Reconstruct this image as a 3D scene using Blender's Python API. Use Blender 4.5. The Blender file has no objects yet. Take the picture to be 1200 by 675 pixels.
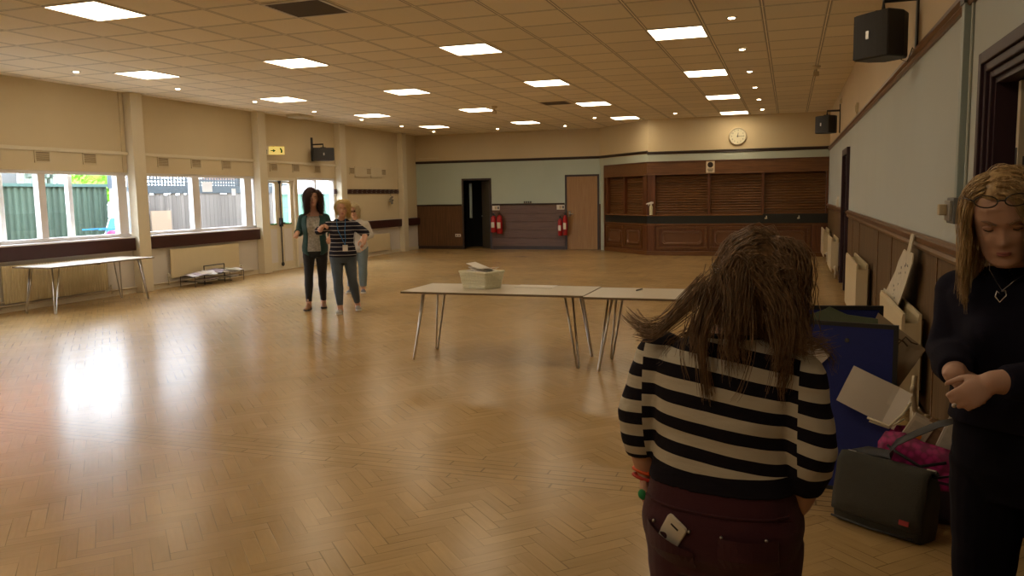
import bpy, bmesh, math, random
from math import sin, cos, pi, radians, sqrt
from mathutils import Vector as V, Matrix, noise
random.seed(7)
SC = bpy.context.scene
COL = SC.collection

# ---------------------------------------------------------------- materials
def nodes(name):
    m = bpy.data.materials.new(name); m.use_nodes = True
    nt = m.node_tree
    return m, nt, nt.nodes['Principled BSDF']

def mat(name, col, rough=0.6, metal=0.0, var=0.08, scale=8.0, bump=0.0, bscale=60.0, spec=0.5, stretch=(1, 1, 1), detail=4, sub=0.0, sheen=0.0):
    m, nt, b = nodes(name)
    N, L = nt.nodes, nt.links
    tc = N.new('ShaderNodeTexCoord'); mp = N.new('ShaderNodeMapping'); mp.inputs['Scale'].default_value = stretch
    L.new(tc.outputs['Object'], mp.inputs['Vector'])
    nz = N.new('ShaderNodeTexNoise'); nz.inputs['Scale'].default_value = scale; nz.inputs['Detail'].default_value = detail
    L.new(mp.outputs['Vector'], nz.inputs['Vector'])
    mx = N.new('ShaderNodeMix'); mx.data_type = 'RGBA'
    mx.inputs[6].default_value = (*[c * (1 - var) for c in col], 1); mx.inputs[7].default_value = (*[min(1, c * (1 + var)) for c in col], 1)
    L.new(nz.outputs['Fac'], mx.inputs[0]); L.new(mx.outputs[2], b.inputs['Base Color'])
    b.inputs['Roughness'].default_value = rough; b.inputs['Metallic'].default_value = metal
    b.inputs['Specular IOR Level'].default_value = spec
    if sub: b.inputs['Subsurface Weight'].default_value = sub; b.inputs['Subsurface Radius'].default_value = (.01, .004, .002); b.inputs['Subsurface Scale'].default_value = 1
    if sheen: b.inputs['Sheen Weight'].default_value = sheen
    if bump:
        n2 = N.new('ShaderNodeTexNoise'); n2.inputs['Scale'].default_value = bscale; n2.inputs['Detail'].default_value = 3
        L.new(mp.outputs['Vector'], n2.inputs['Vector'])
        bp = N.new('ShaderNodeBump'); bp.inputs['Strength'].default_value = bump; bp.inputs['Distance'].default_value = .01
        L.new(n2.outputs['Fac'], bp.inputs['Height']); L.new(bp.outputs['Normal'], b.inputs['Normal'])
    return m

def emis(name, col, s):
    m, nt, b = nodes(name)
    b.inputs['Base Color'].default_value = (.8, .8, .8, 1)
    b.inputs['Emission Color'].default_value = (*col, 1); b.inputs['Emission Strength'].default_value = s
    return m

def wood(name, c1, c2, axis='Z', rough=0.35, scale=3.0, planks=None, pgap=.006, paxis='Y', gapcol=None, spec=.5):
    """grained wood; optional grooves every `planks` metres along paxis"""
    m, nt, b = nodes(name); N, L = nt.nodes, nt.links
    tc = N.new('ShaderNodeTexCoord'); mp = N.new('ShaderNodeMapping')
    s = [14, 14, 14]; s['XYZ'.index(axis)] = .8
    mp.inputs['Scale'].default_value = s
    L.new(tc.outputs['Object'], mp.inputs['Vector'])
    nz = N.new('ShaderNodeTexNoise'); nz.inputs['Scale'].default_value = scale; nz.inputs['Detail'].default_value = 6; nz.inputs['Distortion'].default_value = .6
    L.new(mp.outputs['Vector'], nz.inputs['Vector'])
    cr = N.new('ShaderNodeValToRGB'); cr.color_ramp.elements[0].position = .3; cr.color_ramp.elements[1].position = .7
    cr.color_ramp.elements[0].color = (*c1, 1); cr.color_ramp.elements[1].color = (*c2, 1)
    L.new(nz.outputs['Fac'], cr.inputs['Fac'])
    out = cr.outputs['Color']
    if planks:
        sp = N.new('ShaderNodeSeparateXYZ'); L.new(tc.outputs['Object'], sp.inputs[0])
        d = N.new('ShaderNodeMath'); d.operation = 'DIVIDE'; d.inputs[1].default_value = planks; L.new(sp.outputs[paxis], d.inputs[0])
        fl = N.new('ShaderNodeMath'); fl.operation = 'FLOOR'; L.new(d.outputs[0], fl.inputs[0])
        wn = N.new('ShaderNodeTexWhiteNoise'); wn.noise_dimensions = '1D'; L.new(fl.outputs[0], wn.inputs['W'])
        mr = N.new('ShaderNodeMapRange'); mr.inputs['To Min'].default_value = .82; mr.inputs['To Max'].default_value = 1.15; L.new(wn.outputs['Value'], mr.inputs['Value'])
        fr = N.new('ShaderNodeMath'); fr.operation = 'FRACT'; L.new(d.outputs[0], fr.inputs[0])
        gt = N.new('ShaderNodeMath'); gt.operation = 'GREATER_THAN'; gt.inputs[1].default_value = pgap / planks; L.new(fr.outputs[0], gt.inputs[0])
        g2 = N.new('ShaderNodeMapRange'); g2.inputs['To Min'].default_value = .45; g2.inputs['To Max'].default_value = 1; L.new(gt.outputs[0], g2.inputs['Value'])
        mu = N.new('ShaderNodeMath'); mu.operation = 'MULTIPLY'; L.new(mr.outputs[0], mu.inputs[0]); L.new(g2.outputs[0], mu.inputs[1])
        vm = N.new('ShaderNodeVectorMath'); vm.operation = 'SCALE'; L.new(out, vm.inputs[0]); L.new(mu.outputs[0], vm.inputs['Scale'])
        out = vm.outputs[0]
    L.new(out, b.inputs['Base Color']); b.inputs['Roughness'].default_value = rough; b.inputs['Specular IOR Level'].default_value = spec
    return m

class G:
    """tiny helper to write maths as nodes"""
    def __init__(s, nt): s.nt = nt
    def m(s, op, a, b=None, c=None):
        n = s.nt.nodes.new('ShaderNodeMath'); n.operation = op
        for i, v in enumerate((a, b, c)):
            if v is None: continue
            if isinstance(v, (int, float)): n.inputs[i].default_value = v
            else: s.nt.links.new(v, n.inputs[i])
        return n.outputs[0]

def floor_mat():
    m, nt, b = nodes('parquet'); N, L = nt.nodes, nt.links; g = G(nt).m
    tc = N.new('ShaderNodeTexCoord'); sp = N.new('ShaderNodeSeparateXYZ'); L.new(tc.outputs['Object'], sp.inputs[0])
    X, Y = sp.outputs['X'], sp.outputs['Y']
    w = .0775; n = 4
    # 45 degree frame
    u = g('DIVIDE', g('MULTIPLY', g('ADD', X, Y), .70711), w); v = g('DIVIDE', g('MULTIPLY', g('SUBTRACT', Y, X), .70711), w)
    i = g('FLOOR', u); j = g('FLOOR', v)
    d = g('FLOORED_MODULO', g('SUBTRACT', i, j), 2 * n)
    hz = g('LESS_THAN', d, n - .5)
    # horizontal block
    hi = g('SUBTRACT', i, d); hu = g('SUBTRACT', u, hi); hv = g('SUBTRACT', v, j)
    dd = g('SUBTRACT', 2 * n - 1, d); vj = g('SUBTRACT', j, dd); vu = g('SUBTRACT', v, vj); vv = g('SUBTRACT', u, i)
    def sel(a, bb): return g('ADD', g('MULTIPLY', a, hz), g('MULTIPLY', bb, g('SUBTRACT', 1, hz)))
    lu = sel(hu, vu); lv = sel(hv, vv); ida = sel(hi, i); idb = sel(j, vj)
    # border strip of boards running across the hall
    band = g('MULTIPLY', g('GREATER_THAN', Y, 4.21), g('LESS_THAN', Y, 4.64))
    by = g('DIVIDE', g('SUBTRACT', Y, 4.21), .0717); bj = g('FLOOR', by)
    bx = g('ADD', g('DIVIDE', X, .62), g('MULTIPLY', bj, .37)); bi = g('FLOOR', bx)
    def selb(a, bb): return g('ADD', g('MULTIPLY', a, g('SUBTRACT', 1, band)), g('MULTIPLY', bb, band))
    lu2 = selb(lu, g('MULTIPLY', g('SUBTRACT', bx, bi), 8)); lv2 = selb(lv, g('SUBTRACT', by, bj)); lenn = selb(n, 8)
    ia = selb(ida, g('ADD', bi, 500)); ib = selb(idb, g('ADD', bj, 900))
    e1 = g('MINIMUM', lu2, g('SUBTRACT', lenn, lu2)); e2 = g('MINIMUM', lv2, g('SUBTRACT', 1, lv2)); e = g('MINIMUM', e1, e2)
    cb = N.new('ShaderNodeCombineXYZ'); L.new(ia, cb.inputs[0]); L.new(ib, cb.inputs[1]); L.new(hz, cb.inputs[2])
    wn = N.new('ShaderNodeTexWhiteNoise'); L.new(cb.outputs[0], wn.inputs['Vector'])
    # uneven gaps: some joints open and dark, most closed
    nj = N.new('ShaderNodeTexNoise'); nj.inputs['Scale'].default_value = 3.1; nj.inputs['Detail'].default_value = 2; L.new(tc.outputs['Object'], nj.inputs['Vector'])
    gapw = g('MULTIPLY', g('MAXIMUM', g('SUBTRACT', nj.outputs['Fac'], .38), .03), .22)
    gapw = g('ADD', gapw, g('MULTIPLY', g('GREATER_THAN', wn.outputs['Value'], .82), .028))
    gapw = g('ADD', gapw, g('MULTIPLY', band, .07))
    mr = N.new('ShaderNodeMapRange'); mr.interpolation_type = 'SMOOTHSTEP'; L.new(e, mr.inputs['Value']); mr.inputs['From Min'].default_value = 0; L.new(gapw, mr.inputs['From Max'])
    gap = mr.outputs[0]
    # grain
    cg = N.new('ShaderNodeCombineXYZ'); L.new(g('ADD', g('MULTIPLY', lu2, .25), g('MULTIPLY', ia, 7.3)), cg.inputs[0]); L.new(g('ADD', g('MULTIPLY', lv2, 2.2), g('MULTIPLY', ib, 3.7)), cg.inputs[1])
    ng = N.new('ShaderNodeTexNoise'); ng.inputs['Scale'].default_value = 1.6; ng.inputs['Detail'].default_value = 5; L.new(cg.outputs[0], ng.inputs['Vector'])
    cr = N.new('ShaderNodeValToRGB'); E = cr.color_ramp.elements
    E[0].position = .1; E[0].color = (.36, .235, .098, 1); E[1].position = .9; E[1].color = (.52, .35, .155, 1)
    tv = g('ADD', g('MULTIPLY', wn.outputs['Value'], .38), g('MULTIPLY', ng.outputs['Fac'], .62)); L.new(tv, cr.inputs['Fac'])
    # large worn, scuffed areas
    nw = N.new('ShaderNodeTexNoise'); nw.inputs['Scale'].default_value = .7; nw.inputs['Detail'].default_value = 7; nw.inputs['Roughness'].default_value = .62; L.new(tc.outputs['Object'], nw.inputs['Vector'])
    cw = N.new('ShaderNodeMapRange'); cw.inputs['From Min'].default_value = .35; cw.inputs['From Max'].default_value = .7; cw.inputs['To Min'].default_value = .86; cw.inputs['To Max'].default_value = 1.12; L.new(nw.outputs['Fac'], cw.inputs['Value'])
    gg = g('MULTIPLY', g('ADD', g('MULTIPLY', gap, .58), .42), cw.outputs[0])
    vm = N.new('ShaderNodeVectorMath'); vm.operation = 'SCALE'; L.new(cr.outputs[0], vm.inputs[0]); L.new(gg, vm.inputs['Scale'])
    L.new(vm.outputs[0], b.inputs['Base Color'])
    ns = N.new('ShaderNodeTexNoise'); ns.inputs['Scale'].default_value = 5; ns.inputs['Detail'].default_value = 3; ns.inputs['Roughness'].default_value = .5; L.new(tc.outputs['Object'], ns.inputs['Vector'])
    b.inputs['Roughness'].default_value = .24; b.inputs['Specular IOR Level'].default_value = .28
    hh = g('ADD', g('MULTIPLY', gap, .35), g('ADD', g('MULTIPLY', wn.outputs['Value'], .05), g('MULTIPLY', ns.outputs['Fac'], .12)))
    bp = N.new('ShaderNodeBump'); bp.inputs['Strength'].default_value = .14; bp.inputs['Distance'].default_value = .004; L.new(hh, bp.inputs['Height']); L.new(bp.outputs[0], b.inputs['Normal'])
    return m

def ceiling_mat():
    m, nt, b = nodes('ceiling_tiles'); N, L = nt.nodes, nt.links; g = G(nt).m
    tc = N.new('ShaderNodeTexCoord'); sp = N.new('ShaderNodeSeparateXYZ'); L.new(tc.outputs['Object'], sp.inputs[0])
    fx = g('FRACT', g('DIVIDE', g('ADD', sp.outputs['X'], 20 * .662 + .31), .662)); fy = g('FRACT', g('DIVIDE', g('SUBTRACT', sp.outputs['Y'], 9.82 - 30 * .704), .704))
    ex = g('MULTIPLY', g('MINIMUM', fx, g('SUBTRACT', 1, fx)), .662); ey = g('MULTIPLY', g('MINIMUM', fy, g('SUBTRACT', 1, fy)), .704)
    e = g('MINIMUM', ex, ey)
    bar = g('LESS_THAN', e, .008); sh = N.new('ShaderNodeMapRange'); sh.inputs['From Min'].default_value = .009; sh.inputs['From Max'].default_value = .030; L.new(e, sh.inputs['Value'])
    ix = g('FLOOR', g('DIVIDE', g('ADD', sp.outputs['X'], 20 * .662 + .31), .662)); iy = g('FLOOR', g('DIVIDE', g('SUBTRACT', sp.outputs['Y'], 9.82 - 30 * .704), .704))
    cb = N.new('ShaderNodeCombineXYZ'); L.new(ix, cb.inputs[0]); L.new(iy, cb.inputs[1]); wn = N.new('ShaderNodeTexWhiteNoise'); L.new(cb.outputs[0], wn.inputs['Vector'])
    nz = N.new('ShaderNodeTexNoise'); nz.inputs['Scale'].default_value = 40; nz.inputs['Detail'].default_value = 6; L.new(tc.outputs['Object'], nz.inputs['Vector'])
    k = g('ADD', .86, g('ADD', g('MULTIPLY', wn.outputs['Value'], .09), g('MULTIPLY', nz.outputs['Fac'], .1)))
    k = g('MULTIPLY', k, g('ADD', .25, g('MULTIPLY', sh.outputs[0], .75)))  # tile colour darkened beside the grid bars, painted shadow lines
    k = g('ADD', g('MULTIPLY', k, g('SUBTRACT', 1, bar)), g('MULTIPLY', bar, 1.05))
    vm = N.new('ShaderNodeVectorMath'); vm.operation = 'SCALE'; vm.inputs[0].default_value = (.90, .80, .63); L.new(k, vm.inputs['Scale'])
    L.new(vm.outputs[0], b.inputs['Base Color']); b.inputs['Roughness'].default_value = .9; b.inputs['Specular IOR Level'].default_value = .2
    bp = N.new('ShaderNodeBump'); bp.inputs['Strength'].default_value = .4; bp.inputs['Distance'].default_value = .01; L.new(k, bp.inputs['Height']); L.new(bp.outputs[0], b.inputs['Normal'])
    return m

def wall_mat(name, bands, rough=.75, planks=None, axis='Y'):
    """bands: list of (z_top, colour, kind)  - painted / panelled wall split by height"""
    m, nt, b = nodes(name); N, L = nt.nodes, nt.links; g = G(nt).m
    tc = N.new('ShaderNodeTexCoord'); sp = N.new('ShaderNodeSeparateXYZ'); L.new(tc.outputs['Object'], sp.inputs[0]); Z = sp.outputs['Z']
    nz = N.new('ShaderNodeTexNoise'); nz.inputs['Scale'].default_value = 1.3; nz.inputs['Detail'].default_value = 6; L.new(tc.outputs['Object'], nz.inputs['Vector'])
    mp = N.new('ShaderNodeMapping'); mp.inputs['Scale'].default_value = (16, 16, .7) if planks != 'H' else (1.2, 1.2, 26); L.new(tc.outputs['Object'], mp.inputs['Vector'])
    ng = N.new('ShaderNodeTexNoise'); ng.inputs['Scale'].default_value = 2.2; ng.inputs['Detail'].default_value = 6; L.new(mp.outputs[0], ng.inputs['Vector'])
    cur = None
    for zt, c, kind in bands[::-1]:
        if kind == 'wood':
            cr = N.new('ShaderNodeValToRGB'); cr.color_ramp.elements[0].position = .28; cr.color_ramp.elements[1].position = .72
            cr.color_ramp.elements[0].color = (*[x * .72 for x in c], 1); cr.color_ramp.elements[1].color = (*[x * 1.25 for x in c], 1); L.new(ng.outputs['Fac'], cr.inputs['Fac'])
            s = cr.outputs[0]
        else:
            mx = N.new('ShaderNodeMix'); mx.data_type = 'RGBA'; mx.inputs[6].default_value = (*[x * .93 for x in c], 1); mx.inputs[7].default_value = (*[min(1, x * 1.05) for x in c], 1); L.new(nz.outputs['Fac'], mx.inputs[0]); s = mx.outputs[2]
        if cur is None: cur = s
        else:
            mx = N.new('ShaderNodeMix'); mx.data_type = 'RGBA'; L.new(g('LESS_THAN', Z, zt), mx.inputs[0]); L.new(cur, mx.inputs[6]); L.new(s, mx.inputs[7]); cur = mx.outputs[2]
    L.new(cur, b.inputs['Base Color']); b.inputs['Roughness'].default_value = rough; b.inputs['Specular IOR Level'].default_value = .35
    n2 = N.new('ShaderNodeTexNoise'); n2.inputs['Scale'].default_value = 120; L.new(tc.outputs['Object'], n2.inputs['Vector'])
    bp = N.new('ShaderNodeBump'); bp.inputs['Strength'].default_value = .15; bp.inputs['Distance'].default_value = .003; L.new(n2.outputs['Fac'], bp.inputs['Height']); L.new(bp.outputs[0], b.inputs['Normal'])
    return m

# ---------------------------------------------------------------- mesh building
def world_of(o):
    M = o.matrix_basis.copy(); p = o.parent
    while p: M = p.matrix_basis @ M; p = p.parent
    return M

class MB:
    def __init__(s): s.v = []; s.f = []; s.fm = []; s.mi = 0
    def add(s, vs, fs):
        b = len(s.v); s.v += [V(x) for x in vs]; s.f += [[b + i for i in f] for f in fs]; s.fm += [s.mi] * len(fs); return s
    def box(s, x0, x1, y0, y1, z0, z1, M=None):
        vs = [V((x, y, z)) for x in (x0, x1) for y in (y0, y1) for z in (z0, z1)]
        if M: vs = [M @ v for v in vs]
        return s.add(vs, [(0, 1, 3, 2), (4, 6, 7, 5), (0, 4, 5, 1), (2, 3, 7, 6), (0, 2, 6, 4), (1, 5, 7, 3)])
    def prism(s, pts, d, M=None):
        """polygon pts (3D, planar) extruded by vector d"""
        d = V(d); a = [V(p) for p in pts]; n = len(a); vs = a + [p + d for p in a]
        if M: vs = [M @ v for v in vs]
        return s.add(vs, [tuple(range(n))[::-1], tuple(range(n, 2 * n))] + [(i, (i + 1) % n, n + (i + 1) % n, n + i) for i in range(n)])
    def rings(s, R, closed=True, cap=True):
        n = len(R[0]); vs = [p for r in R for p in r]; fs = []
        for k in range(len(R) - 1):
            for i in range(n if closed else n - 1):
                j = (i + 1) % n; fs.append((k * n + i, k * n + j, (k + 1) * n + j, (k + 1) * n + i))
        if cap: fs += [tuple(range(n))[::-1], tuple((len(R) - 1) * n + i for i in range(n))]
        return s.add(vs, fs)
    def tube(s, pts, r, n=10, ref=None, flat=1.0, cap=True):
        """r: float or list; flat = ratio of the second axis; ref = direction of first axis"""
        P = [V(p) for p in pts]; m = len(P); rr = r if isinstance(r, (list, tuple)) else [r] * m
        ff = flat if isinstance(flat, (list, tuple)) else [flat] * m
        T = []
        for i in range(m):
            a = P[min(i + 1, m - 1)] - P[max(i - 1, 0)]
            T.append(a.normalized() if a.length > 1e-9 else V((0, 0, 1)))
        u = V(ref) if ref is not None else (V((0, 0, 1)) if abs(T[0].z) < .9 else V((1, 0, 0)))
        R = []
        for i in range(m):
            u = u - T[i] * u.dot(T[i])
            if u.length < 1e-6: u = T[i].orthogonal()
            u.normalize(); w = T[i].cross(u)
            R.append([P[i] + u * (cos(2 * pi * k / n) * rr[i]) + w * (sin(2 * pi * k / n) * rr[i] * ff[i]) for k in range(n)])
        return s.rings(R, True, cap)
    def limb(s, pts, r, n=16, ref=None, flat=1.0, sub=4):
        """smooth tube through joints with rounded ends"""
        P = [V(p) for p in pts]; m = len(P); rr = list(r); ff = list(flat) if isinstance(flat, (list, tuple)) else [flat] * m
        Q, q, qf = [], [], []
        for i in range(m - 1):
            p0 = P[max(i - 1, 0)]; p1 = P[i]; p2 = P[i + 1]; p3 = P[min(i + 2, m - 1)]
            for k in range(sub):
                t = k / sub; Q.append(.5 * ((2 * p1) + (p2 - p0) * t + (2 * p0 - 5 * p1 + 4 * p2 - p3) * t * t + (3 * p1 - p0 - 3 * p2 + p3) * t ** 3))
                q.append(rr[i] * (1 - t) + rr[i + 1] * t); qf.append(ff[i] * (1 - t) + ff[i + 1] * t)
        Q.append(P[-1]); q.append(rr[-1]); qf.append(ff[-1])
        a = (Q[0] - Q[1]).normalized(); b = (Q[-1] - Q[-2]).normalized()
        Q = [Q[0] + a * q[0] * .9, Q[0] + a * q[0] * .6] + Q + [Q[-1] + b * q[-1] * .6, Q[-1] + b * q[-1] * .9]
        q = [q[0] * .35, q[0] * .78] + q + [q[-1] * .78, q[-1] * .35]; qf = [qf[0]] * 2 + qf + [qf[-1]] * 2
        return s.tube(Q, q, n, ref, qf)
    def ball(s, c, r, n=16, m=10, M=None):
        r = (r, r, r) if isinstance(r, (int, float)) else r; c = V(c); R = []
        for k in range(1, m):
            a = pi * k / m; R.append([V((sin(a) * cos(2 * pi * i / n) * r[0], sin(a) * sin(2 * pi * i / n) * r[1], -cos(a) * r[2])) for i in range(n)])
        if M: R = [[M @ p + c for p in q] for q in R]
        else: R = [[p + c for p in q] for q in R]
        return s.rings(R)
    def lathe(s, prof, c=(0, 0, 0), n=24, M=None):
        c = V(c); R = [[V((r * cos(2 * pi * i / n), r * sin(2 * pi * i / n), z)) for i in range(n)] for r, z in prof]
        R = [[(M @ p if M else p) + c for p in q] for q in R]
        return s.rings(R)
    def build(s, name, m, parent=None, smooth=False, bevel=0, loc=None, mats=None, autos=False):
        me = bpy.data.meshes.new(name); vs = s.v
        o = bpy.data.objects.new(name, me)
        if parent is not None:
            o.parent = parent; W = world_of(parent).inverted(); vs = [W @ v for v in vs]
        elif loc is not None:
            o.location = loc; l = V(loc); vs = [v - l for v in vs]
        me.from_pydata([tuple(v) for v in vs], [], s.f)
        for mm in (mats or [m]): me.materials.append(mm)
        if mats: me.polygons.foreach_set('material_index', s.fm)
        bm = bmesh.new(); bm.from_mesh(me); bmesh.ops.recalc_face_normals(bm, faces=bm.faces); bm.to_mesh(me); bm.free()
        if smooth: me.polygons.foreach_set('use_smooth', [True] * len(me.polygons))
        if autos:
            me.polygons.foreach_set('use_smooth', [True] * len(me.polygons)); me.set_sharp_from_angle(angle=radians(35))
        COL.objects.link(o)
        if bevel:
            b = o.modifiers.new('bevel', 'BEVEL'); b.width = bevel; b.segments = 2; b.limit_method = 'ANGLE'
        return o

def fuse(mb, voxel, smooth=3, fac=.5):
    """voxel-fuse overlapping closed shapes into one continuous skin; returns (verts, faces) as a new MB"""
    me = bpy.data.meshes.new('tmp'); me.from_pydata([tuple(v) for v in mb.v], [], mb.f)
    bm = bmesh.new(); bm.from_mesh(me); bmesh.ops.recalc_face_normals(bm, faces=bm.faces); bm.to_mesh(me); bm.free()
    o = bpy.data.objects.new('tmp', me); COL.objects.link(o)
    r = o.modifiers.new('r', 'REMESH'); r.mode = 'VOXEL'; r.voxel_size = voxel; r.use_smooth_shade = True
    if smooth: k = o.modifiers.new('s', 'SMOOTH'); k.factor = fac; k.iterations = smooth
    dg = bpy.context.evaluated_depsgraph_get(); dg.update()
    e = o.evaluated_get(dg); m2 = e.to_mesh()
    out = MB(); out.v = [v.co.copy() for v in m2.vertices]; out.f = [list(p.vertices) for p in m2.polygons]; out.fm = [0] * len(out.f)
    e.to_mesh_clear(); bpy.data.objects.remove(o); bpy.data.meshes.remove(me)
    return out

def tag(o, label=None, cat=None, group=None, kind=None):
    if label: o['label'] = label
    if cat: o['category'] = cat
    if group: o['group'] = group
    if kind: o['kind'] = kind
    return o
def struct(o): o['kind'] = 'structure'; return o
def empty(name, loc, label, cat, group=None, rz=0, kind=None):
    o = bpy.data.objects.new(name, None); COL.objects.link(o); o.location = loc; o.rotation_euler = (0, 0, rz); o.empty_display_size = .1
    return tag(o, label, cat, group, kind)
def copy_tree(o, parent=None):
    c = o.copy(); COL.objects.link(c)
    if parent: c.parent = parent
    for ch in list(o.children): copy_tree(ch, c)
    return c
# ---------------------------------------------------------------- palette
CREAM = (.68, .58, .40); BLUE = (.50, .55, .50)
M = dict(
    floor=floor_mat(), ceil=ceiling_mat(),
    wleft=wall_mat('cream_paint_left', [(1.0, (.66, .62, .58), 'paint'), (9, (.66, .56, .38), 'paint')]),
    wright=wall_mat('right_wall_finish', [(1.24, (.125, .072, .028), 'wood'), (2.62, (.49, .52, .50), 'paint'), (9, (.64, .52, .36), 'paint')]),
    wback=wall_mat('back_wall_finish', [(1.34, (.13, .065, .028), 'wood'), (2.67, (.47, .55, .49), 'paint'), (9, (.62, .51, .33), 'paint')]),
    wbar=wall_mat('bulkhead_finish', [(2.64, (.50, .54, .44), 'paint'), (9, (.66, .53, .32), 'paint')]),
    wfront=mat('plain_wall', (.6, .5, .38)), white=mat('white_frame', (.72, .69, .68), .4, var=.03),
    col=mat('cream_column', (.72, .65, .50), .45, var=.04), brown=mat('dark_maroon_wood', (.045, .012, .012), .4, var=.2, scale=14),
    trim=mat('dark_trim', (.035, .018, .012), .4, var=.2), trim2=wood('brown_rail_wood', (.10, .045, .02), (.2, .095, .04), 'Y', .3),
    door=wood('pale_wood_door', (.30, .155, .050), (.38, .21, .075), 'Z', .4, 2), dframe=mat('dark_door_frame', (.035, .022, .02), .45),
    purple=mat('purple_gloss_frame', (.04, .02, .028), .5, spec=.3), black=mat('black_plastic', (.018, .018, .02), .5, var=.1), dgrey=mat('dark_grey_plastic', (.06, .06, .06), .5),
    barwood=wood('bar_mahogany', (.10, .038, .011), (.19, .078, .022), 'X', .32), barv=wood('bar_mahogany_upright', (.085, .028, .01), (.17, .058, .018), 'Z', .3),
    shutter=wood('shutter_slats', (.105, .043, .013), (.19, .080, .024), 'X', .35, planks=.065, paxis='Z', pgap=.008),
    bfront=mat('black_bar_front', (.012, .014, .012), .35, var=.2), counter=wood('counter_top', (.16, .07, .03), (.27, .13, .055), 'X', .2),
    rad=mat('cream_radiator', (.70, .60, .40), .35, var=.03), pipe=mat('painted_pipe', (.6, .52, .4), .4), chrome=mat('steel', (.55, .53, .5), .3, 1.0, var=.05),
    glass=None, cream=mat('cream_plastic', (.66, .58, .42), .5, var=.04), vent=mat('beige_vent', (.52, .42, .27), .6), socket=mat('white_plastic', (.75, .7, .6), .4, var=.03),
    red=mat('red_enamel', (.42, .01, .012), .3), paper=mat('white_paper', (.72, .68, .62), .8, var=.05, scale=5), grid=mat('ceiling_grid_white', (.7, .65, .58), .5),
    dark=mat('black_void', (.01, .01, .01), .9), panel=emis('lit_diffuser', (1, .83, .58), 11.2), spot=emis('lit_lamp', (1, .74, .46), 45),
    beige=mat('beige_panel', (.62, .53, .37), .6, var=.03),
)
gm, nt, b = nodes('window_glass'); 
N, L = nt.nodes, nt.links
gt = N.new('ShaderNodeBsdfTransparent'); gl = N.new('ShaderNodeBsdfGlossy'); gl.inputs['Roughness'].default_value = .02
ms = N.new('ShaderNodeMixShader'); fr = N.new('ShaderNodeLayerWeight'); pw = N.new('ShaderNodeMath'); pw.operation = 'POWER'; pw.inputs[1].default_value = 4; L.new(fr.outputs['Facing'], pw.inputs[0]); m2_ = N.new('ShaderNodeMath'); m2_.operation = 'MULTIPLY_ADD'; m2_.inputs[1].default_value = .35; m2_.inputs[2].default_value = .03; L.new(pw.outputs[0], m2_.inputs[0])
L.new(m2_.outputs[0], ms.inputs[0]); L.new(gt.outputs[0], ms.inputs[1]); L.new(gl.outputs[0], ms.inputs[2]); L.new(ms.outputs[0], N['Material Output'].inputs['Surface'])
M['glass'] = gm

XL, XR, ZC, YB, YF = -11.12, .90, 3.53, 23.5, -5.0

def wall(name, ax, p0, p1, a0, a1, z0, z1, holes, m):
    """slab between p0 and p1 on axis ax, spanning a0..a1 and z0..z1, with rectangular openings (a0,a1,z0,z1)"""
    A = sorted({a0, a1} | {h[k] for h in holes for k in (0, 1)}); Z = sorted({z0, z1} | {h[k] for h in holes for k in (2, 3)})
    A = [a for a in A if a0 <= a <= a1]; Z = [z for z in Z if z0 <= z <= z1]
    def solid(i, k):
        if i < 0 or k < 0 or i >= len(A) - 1 or k >= len(Z) - 1: return False
        ca, cz = (A[i] + A[i + 1]) / 2, (Z[k] + Z[k + 1]) / 2
        return not any(h[0] < ca < h[1] and h[2] < cz < h[3] for h in holes)
    P = (lambda p, a, z: V((p, a, z))) if ax == 'x' else (lambda p, a, z: V((a, p, z)))
    mb = MB()
    for i in range(len(A) - 1):
        for k in range(len(Z) - 1):
            if not solid(i, k): continue
            x, X2, z, Z2 = A[i], A[i + 1], Z[k], Z[k + 1]
            for p in (p0, p1): mb.add([P(p, x, z), P(p, X2, z), P(p, X2, Z2), P(p, x, Z2)], [(0, 1, 2, 3)])
            if not solid(i - 1, k): mb.add([P(p0, x, z), P(p1, x, z), P(p1, x, Z2), P(p0, x, Z2)], [(0, 1, 2, 3)])
            if not solid(i + 1, k): mb.add([P(p0, X2, z), P(p1, X2, z), P(p1, X2, Z2), P(p0, X2, Z2)], [(0, 1, 2, 3)])
            if not solid(i, k - 1): mb.add([P(p0, x, z), P(p1, x, z), P(p1, X2, z), P(p0, X2, z)], [(0, 1, 2, 3)])
            if not solid(i, k + 1): mb.add([P(p0, x, Z2), P(p1, x, Z2), P(p1, X2, Z2), P(p0, X2, Z2)], [(0, 1, 2, 3)])
    o = mb.build(name, m)
    bm = bmesh.new(); bm.from_mesh(o.data); bmesh.ops.remove_doubles(bm, verts=bm.verts, dist=.0005); bmesh.ops.recalc_face_normals(bm, faces=bm.faces); bm.to_mesh(o.data); bm.free()
    return struct(o)

struct(MB().box(-11.3, 1.1, YF - .2, 24.9, -.12, 0).build('floor', M['floor']))
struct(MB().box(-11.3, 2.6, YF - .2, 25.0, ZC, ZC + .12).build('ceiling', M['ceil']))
WZ0, WZ1 = 1.01, 2.14
wins = [(4.9, 8.1), (8.36, 11.85), (12.0, 15.3), (16.9, 18.62)]
wall('wall_left', 'x', XL, XL - .18, YF, YB + .15, 0, ZC, [(a, b_, WZ0, WZ1) for a, b_ in wins] + [(15.5, 16.82, 0, 2.12)], M['wleft'])
wall('wall_right', 'x', XR, XR + .16, YF, 21.5, 0, ZC, [(3.3, 4.42, 0, 2.13), (14.3, 15.35, 0, 2.2)], M['wright'])
wall('wall_back', 'y', YB, YB + .15, XL, -5.1, 0, ZC, [(-9.53, -8.67, 0, 2.11), (-6.24, -5.32, 0, 2.15)], M['wback'])
wall('wall_front', 'y', YF, YF - .15, XL - .18, XR + .16, 0, ZC, [], M['wfront'])

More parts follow.
